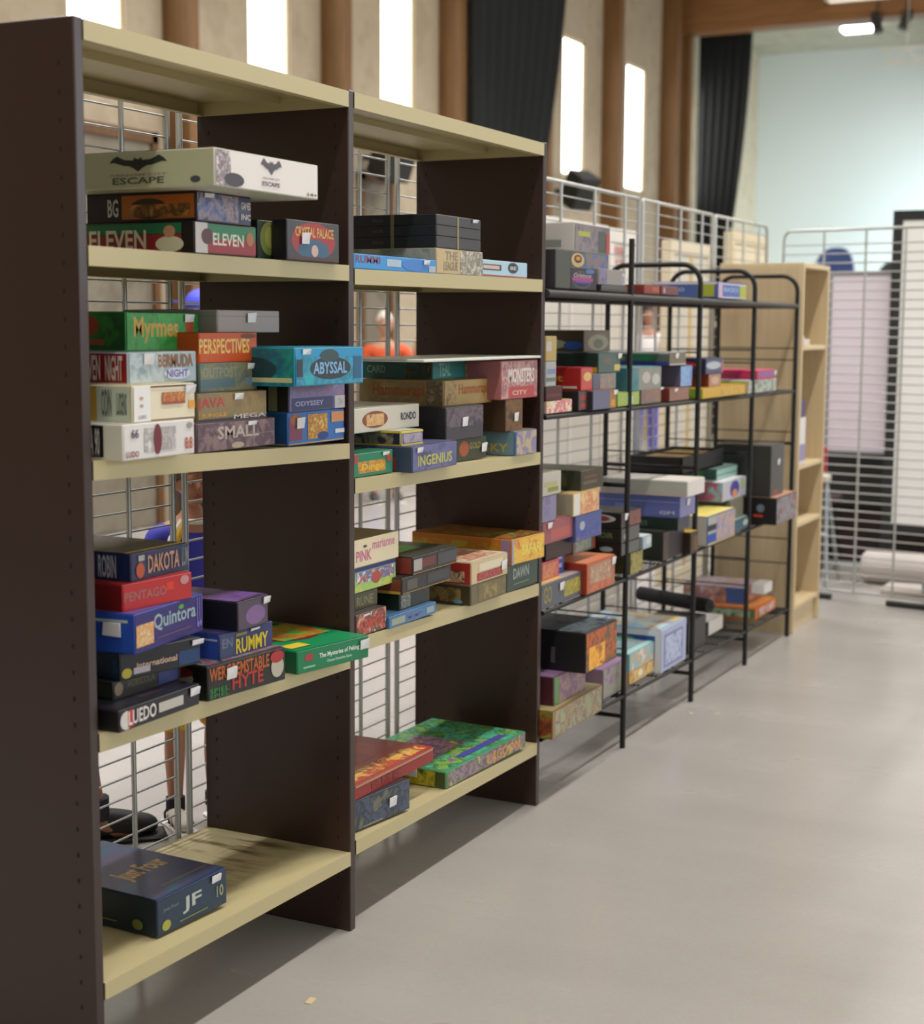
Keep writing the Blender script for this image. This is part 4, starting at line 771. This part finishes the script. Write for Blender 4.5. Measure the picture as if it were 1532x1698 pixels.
K15|orange-brown box with a pale front, on the long yellow box|#8a4020|S:#7a3318 F:#a88068 T:#8a4a2a|F o .2 .2 .8 .8 #c0a090
K16|navy box with a red dot and white oval, topmost at second deck middle|#25284a|S:#22264a F:#4a5070 T:#33406a|S o .5 .3 .85 .8 #b02c34;F o .0 .3 .85 .8 #b0b4bc;F r .88 .1 1 .8 #b06a70
K17|pink and white box with green scene, under the flat pink box|#b0a090|S:#c8a08a F:#8a9a80 T:#a8b8d0|F a 0 0 1 1 #8a9a80,#d0d0c8,#4a6a40,#8a7aa0 12;S r 0 .8 1 1 #b0c04a;S r 0 .9 .5 1 #b0b8e0
K18|flat bright pink box, topmost at the right end of the second deck|#c02a50|S:#c02a50 F:#b83460 T:#d04a70|F a .1 .2 .9 .9 #b83460,#6a5aa0,#b85a78 12;S r .15 .3 .7 .6 #98305a;F s .9 .4
M1|grey box with yellow lettering, front left of the third deck|#4c4e56|S:#484a50 F:#565862 T:#a89a98|F t .05 .2 .25 .9 #8f8434 GO;F a .55 .2 .95 .85 #b0a03c,#8a8034,#c8b84a 14;T r 0 0 .6 1 #d0b068;F s .42 .55
M2|slanting red and pink book-like box, on the grey box|#a8484a|F:#b04a58 T:#a05a48|F a .05 .1 .9 .9 #b04a58,#c8885a,#a03a50 10
M2b|dark brown box in the shade, above the red and pink box|#2c1f1d|F:#3a2624|F r .1 .3 .6 .4 #4a3030
M3|small blue upright pack, behind the grey box|#2c3f8a|F:#34488f|F r .3 .3 .8 .5 #a8b0c8;F r .3 .7 .8 .8 #a8b0c8
M4|orange box with pale letters and a sticker, third deck left|#b5481f|S:#8f2f1c F:#b06a4a T:#d0805a|F a .1 .2 .85 .9 #b5a58a,#a8735a,#c0b098 16;F a .1 .0 .8 .3 #b04a2c,#c87a5a 10;S t .3 .4 .8 .75 #c0a898 IS;F s .85 .7
M5|grey box with a green and white picture, on the orange box|#6a5e54|F:#857a70 T:#6a5a50|F a .1 .1 .8 .95 #857a70,#7a9a70,#a8a8a8,#6a6058 9;F r .85 0 1 1 #a8603c
M6|dusty pink box with a red stripe, third deck left|#8f4a4e|F:#98545a T:#94605e|F r .25 .15 .9 .6 #b05a54;F s .12 .7
M7|blue-violet box with a small pale badge, beside the dusty pink box|#484c80|F:#4f5890 T:#54588a|F a 0 0 1 .5 #34489a,#4f5890,#8a6a80 8;F o .15 .4 .35 .75 #a0a8b0
M8|greyish blue box with faint picture, under the cream box|#60647c|F:#6c7088 T:#5a6070|F a 0 0 1 1 #6c7088,#8a80a0,#5a6078 8
M9|yellow and cream box with white corner, third deck left|#c0a050|S:#9a9480 F:#dcc088 T:#c0a878|F r 0 0 .25 1 #d8d4cc;F a .25 0 1 1 #dcc088,#c87a5a,#e0d0a0 8;S r 0 0 .35 1 #b08a2c
M10|off-white box with yellow-green letters, topmost at the far left of the third deck|#b0ac9c|F:#b8b4a8 T:#b0aca0|F r .3 .15 .85 .35 #8a8a3c;F r .1 .4 .8 .6 #b0a878
M11|dark olive box with gold squares, topmost on the yellow and cream box|#3a3c2c|S:#33382a F:#453c2c T:#55543c|S a .3 .2 .8 .85 #5a5a30,#33382a 20;F r .1 .3 .7 .45 #6a5a44;F r .1 .6 .7 .72 #6a4a34
M12|olive box with gold picture, below the pile of three black boxes|#5a5630|S:#4a4a2c F:#7a7440 T:#5a5a3c|F a 0 0 1 1 #7a7440,#a89a50,#4a4a2c 14
M13|black box with green corner, lowest of three black boxes|#181a18|S:#141612 F:#60605c T:#99a4a8|S r 0 .3 .2 .8 #3f6a2c;S o .6 .3 .85 .7 #8a9a98
M14|black box with dim lettering, middle of three black boxes|#181a18|S:#141612 F:#5c5a58 T:#181a18|S t .5 .3 .85 .7 #5a6a40 NOIR;F o .1 .2 .4 .6 #90949a
M15|black box with a white oval logo, topmost of three black boxes|#181a18|S:#141612 F:#5a4a48 T:#181a18|S o .1 .3 .9 .9 #a8aca4;S o .2 .4 .8 .8 #8a3a34;F s .12 .5;F a .4 0 1 1 #5a4a48,#8a5048,#4a3a38 9
M16|big blackish-brown box, bearing the lavender boxes|#26201d|S:#252a24 F:#30282a T:#4a4a44|F a 0 0 .25 1 #3a302c,#5a4438 6
M17|dark green box with faint title, between the black and the lavender box|#1b2f2a|S:#182a26 F:#4a4a56 T:#222|S t .2 .3 .6 .7 #4f6a60 AZORES
M18|large lavender-blue box with a lid lip, middle of the third deck|#5f6aa8|S:#5f6aa8 F:#8a86b0 T:#a8905c|S r 0 .68 1 .72 #8a96cc;S r .35 .3 .5 .55 #7a8ac8;S t .8 .15 .95 .3 #c0c8d8 GM;T a 0 0 1 1 #a8905c,#b8a86a,#8a7a8a 6;F s .4 .5
M19|wide white box on top of the lavender-blue box|#d8d2ca|S:#a8a9a0 F:#d8cfc8 T:#dcd8d0|S r 0 0 1 .25 #b0a59c
M20|small silver box with a shiny round print, beside the three black boxes|#9aa8ac|S:#8a9498 F:#a8b4b8 T:#c8d4d4|F o .3 .3 .9 .9 #c8d0d4
M21|small dark pack with a yellow rim, behind the second black post|#3a2c1c|F:#3f3020 T:#c0a02c|F a .3 .1 .9 .8 #8a5a2c,#3f3020 14
M22|blue and cream box with rounded pictures and a yellow edge, third deck right|#3a589c|S:#b8b0a4 F:#7f84a8 T:#e0d070|F r 0 0 .3 1 #a8a8a0;F r 0 .5 .3 .7 #20202a;F r 0 .1 .3 .4 #2a4aa0;F a .3 .1 1 1 #7a80b8,#c0a080,#8a90b0 9;F r 0 0 1 .07 #d0b03a
M23|dark teal box with a round pale badge, at the third deck's right|#25485a|F:#2c5068 T:#8aa8a0|F o .5 .3 .85 .85 #a8b098;F a 0 0 .4 1 #2c5068,#4a6a70 10
M24|brown-grey box with a leafy picture, under the white-edged blue box|#6a6450|S:#7a7858 F:#706c58 T:#6a6450|S a 0 0 1 1 #7a7858,#4a6a48,#a88a5a 8
M25|white-edged blue box with a cartoon figure, third deck right|#a8b0b8|S:#5a80a8 F:#b8b4c0 T:#d8d8dc|S a .2 0 1 1 #3a78a8,#a84a6a,#6ab8c8 5;F o .3 .1 .7 .95 #3f3a8a;F o .4 .1 .62 .5 #d08a5c;F o .75 .4 .95 .9 #a8c080
M26|pale green box with a white lid, topmost at the third deck's right pile|#5a8074|S:#3f665a F:#a8ccc0 T:#b8e0dc|S r .65 .3 .8 .8 #3f9a44;F r 0 .3 1 .5 #7aa898
M27|black box with a busy grey front, right end of the third deck|#1c1a1b|S:#1b1a1a F:#6f5c5c T:#c09078|S r .3 .3 .45 .36 #b03020;S r .65 .28 .8 .36 #c84028;S o .7 .45 .82 .75 #6a7880;F a 0 0 1 1 #6f5c5c,#8fa0a8,#8a4440,#55505a 12
M28|tall dark grey case standing on the black and red box, with a sticker|#3c3b39|S:#33332f F:#454341 T:#55534f|F s .45 .6;F o .2 .02 .6 .12 #8a3030
N1|wood-brown box with a fantasy picture front, lowest at the rack's left|#8a6440|S:#2a3018 F:#957a58 T:#a89a6c|F a .05 .05 1 .95 #957a58,#a89a78,#8a6a48,#9aa098,#a8a048 10;S a 0 0 1 1 #2a3018,#8a3420,#6a9a20 7
N2|purple-red box with a green stripe, on the wood-brown box|#6a4a5a|S:#4a2028 F:#7a5a68 T:#8a6a90|S a 0 0 .8 1 #4a2028,#2c1418,#8a2c34 6;F r 0 0 .15 1 #5a8a4a;F a .15 0 1 1 #7a6468,#8a5a78,#9a8a80,#8a3a4a 8
N3|mauve and green box, right of the wood-brown box on the bottom deck|#8a7280|F:#907888 T:#9a78a0|F a 0 0 1 1 #8f7a8a,#8a9a6a,#a088a0,#7a5a70 8
N4|tall black box with a fiery explosion front, bottom deck left|#1c1c1e|S:#17181b F:#6a4a24 T:#3a4448|F a 0 .1 1 1 #5f5238,#c85a14,#3a3a2c,#e08a1f 7;F a .1 0 .6 .6 #e0801a,#f0b838,#a84a1a 8;S t .3 .15 .4 .75 #a8a4a0 ALTER;S r .6 .2 .65 .6 #4a4a48;T a 0 0 1 1 #3a4448,#5a6870,#26292c 8
N5|light blue box with a white lid rim, bottom deck middle|#b0b8c8|S:#c8ccd0 F:#a8acc8 T:#88b8d8|S r 0 .1 .93 .85 #1a4488;S o .4 .5 .75 .8 #6aa86a;S o .5 .4 .8 .7 #a8c0b0;T a 0 0 1 1 #88b8d8,#b8d8e8,#d8b050,#7a98d0 4;F r .12 .1 .85 .85 #7078a8;F a .15 .15 .8 .8 #7a90b8,#b8c0d8,#5a5a88 8
N6|low golden-brown box with animal picture, bottom deck at the first post|#b58a4a|F:#c09450 T:#b08040|F a 0 0 1 1 #c09450,#e0c080,#a8783a 8;F o .35 .3 .5 .8 #e8e0d0
N6b|teal and white snowy scene box, on the golden-brown box|#6aa8a8|S:#5a9aa0 F:#b8b0a0 T:#8ac8c8|F a 0 0 1 1 #b8b0a0,#7ab8c0,#c89a6a,#d8d8d0 8;T a 0 0 1 1 #6ab0b4,#b8c8c8,#8ad0d0 5
N7|chunky white box end, next to the black tube on the bottom deck|#d0cac2|S:#3a3a3a F:#d8d0c8 T:#dcd8d2|
N9|small black box with white specks, under the black tube|#20201f|S:#1c1c1c F:#2c2c2b T:#222|S t .4 .3 .6 .8 #b0b0b0 IN;F r .1 .5 .3 .7 #a0a0a0
N10|orange and green box with white spots, bottom deck far right|#c0601f|S:#3a7a50 F:#d86a20 T:#c87a30|S r 0 0 1 .15 #c8641f;S r 0 .85 1 1 #c8641f;S a .1 .2 .9 .8 #3a8a5a,#b8c0a8,#3a6a44 9;F a .1 .15 .9 .85 #5a8a5a,#d8d8d0,#c85a2c,#3a6a50 12
N11|blue and orange picture box, on the orange and green box|#4a68a0|S:#4a6ab0 F:#a86a58 T:#b87860|S a 0 0 .7 1 #4a6ab0,#c08050,#b8c0c8 8;F a 0 0 1 1 #a86a58,#8a5a5a,#c08a60 9;T a 0 0 1 1 #b87860,#8a8aa0,#c0a080 7
N12|tiny white block on the blue and orange picture box|#d8d4d0|F:#dcd6d0|'''
GB = {}
for ln in BOXES.strip().split('\n'):
    p = ln.split('|')
    GB[p[0]] = game_box(p[0], p[1], p[2], p[3], p[4] if len(p) > 4 else '', GEO[p[0]], {'B9':'metal_tin','M28':'carrying_case','J6':'flat_tray','K8':'game_tin'}.get(p[0], 'board_game_box'))
# ------------------------------------------------------------ people
def skin_obj(name, nodes, edges, mt, parent=None, sub=2, root=0):
    """one smooth surface grown around a skeleton: nodes = [(x,y,z,radius)]"""
    me = bpy.data.meshes.new(name); me.from_pydata([n[:3] for n in nodes], edges, [])
    o = bpy.data.objects.new(name, me); COL.objects.link(o)
    sk = o.modifiers.new('s','SKIN'); sk.use_smooth_shade = True
    for i, n in enumerate(nodes):
        v = me.skin_vertices[0].data[i]; r = n[3]; v.radius = (r, n[4]) if len(n) > 4 else (r, r); v.use_root = (i == root)
    ss = o.modifiers.new('u','SUBSURF'); ss.levels = sub; ss.render_levels = sub
    dg = bpy.context.evaluated_depsgraph_get(); nm = bpy.data.meshes.new_from_object(o.evaluated_get(dg))
    bpy.data.objects.remove(o); nm.materials.clear(); nm.materials.append(mt); nm.name = name
    for p in nm.polygons: p.use_smooth = True; p.material_index = 0
    r = bpy.data.objects.new(name, nm); COL.objects.link(r)
    if parent: r.parent = parent
    return r
def ellipsoid(mb, c, r, m, n=16, M=None):
    vs = []; fs = []
    for i in range(n+1):
        a = math.pi*i/n
        for k in range(n): b = 2*math.pi*k/n; vs.append(Vector((c[0]+r[0]*math.sin(a)*math.cos(b), c[1]+r[1]*math.sin(a)*math.sin(b), c[2]+r[2]*math.cos(a))))
    for i in range(n):
        for k in range(n): fs.append((i*n+k, (i+1)*n+k, (i+1)*n+(k+1)%n, i*n+(k+1)%n))
    mb.add(vs, fs, m, True)
def fuse(objs, name, voxel, mt, parent):
    """melt skinned limbs, head and hands into one continuous skin"""
    bm = bmesh.new()
    for o in objs: bm.from_mesh(o.data)
    me = bpy.data.meshes.new(name); bm.to_mesh(me); bm.free()
    for o in objs: bpy.data.objects.remove(o)
    t = bpy.data.objects.new(name, me); COL.objects.link(t)
    rm = t.modifiers.new('r','REMESH'); rm.mode = 'VOXEL'; rm.voxel_size = voxel; rm.use_smooth_shade = True
    sm = t.modifiers.new('m','SMOOTH'); sm.factor = .5; sm.iterations = 3
    dg = bpy.context.evaluated_depsgraph_get(); nm = bpy.data.meshes.new_from_object(t.evaluated_get(dg))
    bpy.data.objects.remove(t); nm.name = name; nm.materials.clear(); nm.materials.append(mt)
    for p in nm.polygons: p.use_smooth = True; p.material_index = 0
    o = bpy.data.objects.new(name, nm); COL.objects.link(o); o.parent = parent
    return o
def person(x, y, rz, H, label, skin, hair, shirt, pants, shoe, hair_len=0, shorts=False, sleeves='short', raise_arm=False, cap=None, trim=None, step=.0, shoe_stripes=None, voxel=.011, sole='#e0dcd4'):
    """standing figure facing its local +Y; H = body height"""
    root = empty('person', (x, y, 0), rz); tag(root, label, 'person')
    k = H/1.75; sk = mat(skin, .5)
    def S(*n): return [tuple(c*k for c in q) for q in n]
    hx = .095; sy = step
    N = S((0,0,.95,.13,.10),(0,0,1.12,.12,.085),(0,0,1.32,.145,.095),(0,.0,1.43,.10,.07),(0,.005,1.50,.052),(0,.012,1.56,.05))
    E = [(0,1),(1,2),(2,3),(3,4),(4,5)]
    def chain(p, pts):
        last = p
        for q in pts: N.append(tuple(c*k for c in q)); E.append((last, len(N)-1)); last = len(N)-1
        return last
    for s in (-1, 1):
        fy = s*sy
        chain(0, [(s*hx,0,.88,.09),(s*(hx+.005),fy*.4,.68,.072),(s*(hx+.005),fy*.6+.01,.49,.055),(s*(hx+.005),fy*.8-.01,.34,.055),(s*(hx+.005),fy-.01,.12,.037),(s*(hx+.005),fy,.055,.04),(s*(hx+.015),fy+.1,.035,.036),(s*(hx+.018),fy+.16,.028,.03)])
    hands = []
    for s in (-1, 1):
        if raise_arm and s < 0:
            w = chain(3, [(s*.17,.01,1.41,.055),(s*.25,.1,1.28,.045),(s*.26,.2,1.36,.036),(s*.24,.26,1.46,.027)]); hd = Vector((-.02,.03,.09))
        else:
            w = chain(3, [(s*.17,0,1.41,.055),(s*.21,-.01,1.14,.042),(s*.225,.05,.93,.033),(s*.222,.06,.87,.027)]); hd = Vector((0,.02,-.09))
        hands.append((Vector(N[w][:3]), hd*k, s))
    body = skin_obj('b', N, E, sk)
    parts = [body]
    for w, d, s in hands:
        dn = d.normalized(); side = Vector((0,1,0)) if abs(dn.z) > .5 else Vector((1,0,0))
        hn = [(*w, .02*k), (*(w+d*.55), .030*k, .015*k)]; he = [(0,1)]
        parts.append(skin_obj('h', [hn[0], (*(w+d*.3), .027*k), (*(w+d*.8), .030*k)], [(0,1),(1,2)], sk))
        for fi, (off, ln) in enumerate(((-.027,.072),(-.009,.082),(.010,.078),(.028,.060))):
            a = w+d*.75+side*off*k; cur = Vector((-s,0,0))*.012*k
            p1 = a+dn*ln*.45*k; p2 = a+dn*ln*.8*k+cur; p3 = a+dn*ln*k+cur*2.2
            parts.append(skin_obj('f', [(*a,.009*k),(*p1,.0088*k),(*p2,.008*k),(*p3,.007*k)], [(0,1),(1,2),(2,3)], sk, sub=1))
        a = w+d*.3; sd = side*.03*k
        parts.append(skin_obj('t', [(*a,.011*k),(*(a+sd+dn*.02*k),.010*k),(*(a+sd*1.35+dn*.05*k),.008*k)], [(0,1),(1,2)], sk, sub=1))
    hz = 1.645
    h = MB(); E_ = lambda c, r: ellipsoid(h, [q*k for q in c], [q*k for q in r], sk)
    E_((0,.0,hz+.02),(.073,.092,.095)); E_((0,.03,hz-.045),(.052,.062,.058)); E_((0,.062,hz-.082),(.026,.026,.022))
    E_((0,.096,hz-.012),(.012,.018,.024)); E_((0,.105,hz-.024),(.015,.014,.011))
    E_((0,.083,hz-.050),(.024,.014,.007)); E_((0,.080,hz-.062),(.020,.014,.008))
    for s in (-1,1): E_((s*.076,-.005,hz-.005),(.012,.018,.031)); E_((s*.028,.078,hz+.028),(.020,.012,.007))
    parts.append(h.build('hd'))
    fuse(parts, 'body', voxel*.7 if H < 1.5 else voxel, sk, root)
    for s in (-1,1): e = MB(); ellipsoid(e, (s*.03*k,.084*k,(hz+.01)*k), (.0125*k,.008*k,.007*k), mat('#e6e0d8', .3), 10); ellipsoid(e, (s*.03*k,.090*k,(hz+.01)*k), (.006*k,.004*k,.006*k), mat('#2a1c14', .3), 8); e.build('eye', root)
    e = MB(); ellipsoid(e, (0,.093*k,(hz-.052)*k), (.023*k,.0065*k,.0042*k), mat('#b8605a', .5), 10); ellipsoid(e, (0,.0915*k,(hz-.0605)*k), (.019*k,.007*k,.005*k), mat('#b8605a', .5), 10); e.build('lips', root)
    # hair cap built around the skull, face left free
    hm = mat(hair, .7); g = MB(); n = 20; vs = []; fs = []
    for i in range(n+1):
        a = math.pi*i/n*(.62)
        for q in range(n):
            b = 2*math.pi*q/n; dy = math.sin(b); lim = 1.0 if dy < .25 else (.62 if dy > .6 else .8)
            aa = a*lim; rr = 1+.03*math.sin(7*b+3*a)
            vs.append(Vector((.082*k*rr*math.sin(aa)*math.cos(b), .101*k*rr*math.sin(aa)*dy-.006*k, (hz+.022)*k+.106*k*rr*math.cos(aa))))
    for i in range(n):
        for q in range(n): fs.append((i*n+q, (i+1)*n+q, (i+1)*n+(q+1)%n, i*n+(q+1)%n))
    g.add(vs, fs, hm, True)
    if hair_len: ellipsoid(g, (0,-.055*k,(hz-.06)*k), (.07*k,.05*k,(.1+hair_len)*k), hm)
    g.build('hair', root)
    if cap:
        c = MB(); ellipsoid(c, (0,-.005*k,(hz+.055)*k), (.09*k,.11*k,.08*k), mat(cap, .7)); c.box((-.06*k,.08*k,(hz+.055)*k),(.06*k,.19*k,(hz+.063)*k), mat(cap, .7), .003); c.build('cap', root)
    # shirt
    sm = mat(shirt, .75); z0 = .90
    sn = S((0,0,z0,.155,.125),(0,0,1.12,.145,.112),(0,0,1.32,.165,.118),(0,0,1.425,.115,.09),(0,.003,1.46,.07,.065)); se = [(0,1),(1,2),(2,3),(3,4)]
    for s in (-1,1):
        pts = ([(s*.18,.01,1.41,.07),(s*.235,.075,1.315,.062)] if raise_arm and s < 0 else [(s*.175,0,1.41,.07),(s*.2,-.005,1.24,.06)])
        if sleeves == 'long': pts += ([(s*.26,.2,1.36,.048),(s*.245,.25,1.44,.038)] if raise_arm and s < 0 else [(s*.213,-.01,1.12,.052),(s*.226,.045,.93,.04)])
        last = 3
        for q in pts: sn.append(tuple(c*k for c in q)); se.append((last, len(sn)-1)); last = len(sn)-1
    skin_obj('shirt', sn, se, sm, root)
    if trim:
        t = MB()
        for s in (-1,1):
            for (c1, r1, off) in ((trim[0], .020, 0), (trim[1], .013, .03)):
                t.tube([Vector(q)*k for q in ((s*(.062+off*.4),.062,1.475),(s*(.11+off),.09,1.40),(s*(.155+off*.7),.112,1.30),(s*(.15),.115,1.20))], r1*k, mat(c1, .7), 8)
        t.tube([Vector((.074*math.cos(a*math.pi/8),.004+.07*math.sin(a*math.pi/8),1.468))*k for a in range(17)], .014*k, mat(trim[1], .7), 8)
        t.build('collar_trim', root)
    # trousers or shorts
    pn = S((0,0,.99,.145,.115),(0,0,.9,.15,.125)); pe = [(0,1)]
    for s in (-1,1):
        fy = s*sy
        pts = [(s*hx,0,.84,.105),(s*(hx+.01),fy*.35,.68,.095),(s*(hx+.012),fy*.55,.45 if shorts else .49,.095 if shorts else .078)]
        if not shorts: pts += [(s*(hx+.01),fy*.8-.01,.3,.066),(s*(hx+.008),fy-.01,.10,.058)]
        last = 1
        for q in pts: pn.append(tuple(c*k for c in q)); pe.append((last, len(pn)-1)); last = len(pn)-1
    skin_obj('shorts' if shorts else 'trousers', pn, pe, mat(pants, .75), root)
    for s in (-1,1):
        fy = s*sy*k; bx = s*(hx+.015)*k
        sh = skin_obj('shoe', [(bx,fy-.045*k,.052*k,.044*k,.05*k),(bx,fy+.03*k,.056*k,.045*k,.05*k),(bx+s*.004*k,fy+.12*k,.045*k,.047*k,.036*k),(bx+s*.004*k,fy+.185*k,.036*k,.040*k,.026*k)], [(0,1),(1,2),(2,3)], mat(shoe, .6), root)
        so = MB(); so.box((bx-.045*k,fy-.085*k,.0),(bx+.045*k,fy+.06*k,.018*k), mat(sole, .6), .006); so.box((bx-.05*k,fy+.05*k,.0),(bx+.05*k,fy+.203*k,.017*k), mat(sole, .6), .01); so.build('sole', sh)
        if shoe_stripes:
            so = MB()
            for j in range(4):
                yy = fy-.03*k+j*.05*k
                so.tube([(bx-.043*k,yy+.02*k,.03*k),(bx-.038*k,yy,.062*k),(bx-.018*k,yy-.004*k,.088*k-j*.008*k),(bx+.018*k,yy-.004*k,.088*k-j*.008*k),(bx+.038*k,yy,.062*k),(bx+.043*k,yy+.02*k,.03*k)], .006*k, mat(shoe_stripes, .6), 6)
            so.build('shoe_stripes', sh)
        if shorts:
            c = MB(); c.tube([(s*(hx+.005)*k,fy-.01*k,.075*k),(s*(hx+.005)*k,fy-.01*k,.14*k)], .047*k, mat('#22252a', .8), 14); c.build('sock', root)
    return root
person(-.85,3.70,R(-122),1.10,'child in a blue and yellow jersey and striped sneakers behind the first bay','#b07a5e','#3a2a20','#3b3aa8','#d8a428','#d8d0c4',shorts=True,trim=('#e0b02c','#e6ded0'),shoe_stripes='#1f2420',step=.0)
person(-1.095,3.17,R(-45),1.72,'adult in shorts and large black shoes, legs seen behind the first bay','#9c6a50','#2a201a','#39404a','#4a4338','#191919',shorts=True,sole='#1c1c1c',step=-.25)
person(-3.1,6.86,R(170),1.66,'person in a blue cap far behind the first bay','#c49a80','#4a3a30','#6a6f7c','#33363c','#2a2a2a',cap='#4a50c0')
person(-4.56,11.45,R(-140),1.60,'white-haired person in an orange shirt raising a hand, behind the second bay','#c08a6a','#d8cfc4','#d2552c','#3a3f9c','#3a3a3a',raise_arm=True)
person(-3.86,16,R(215),1.72,'dark-haired person in a white top seen through the black rack','#a87860','#241a16','#e4dedc','#5a50b4','#2a2a2a',hair_len=.06,sleeves='long')
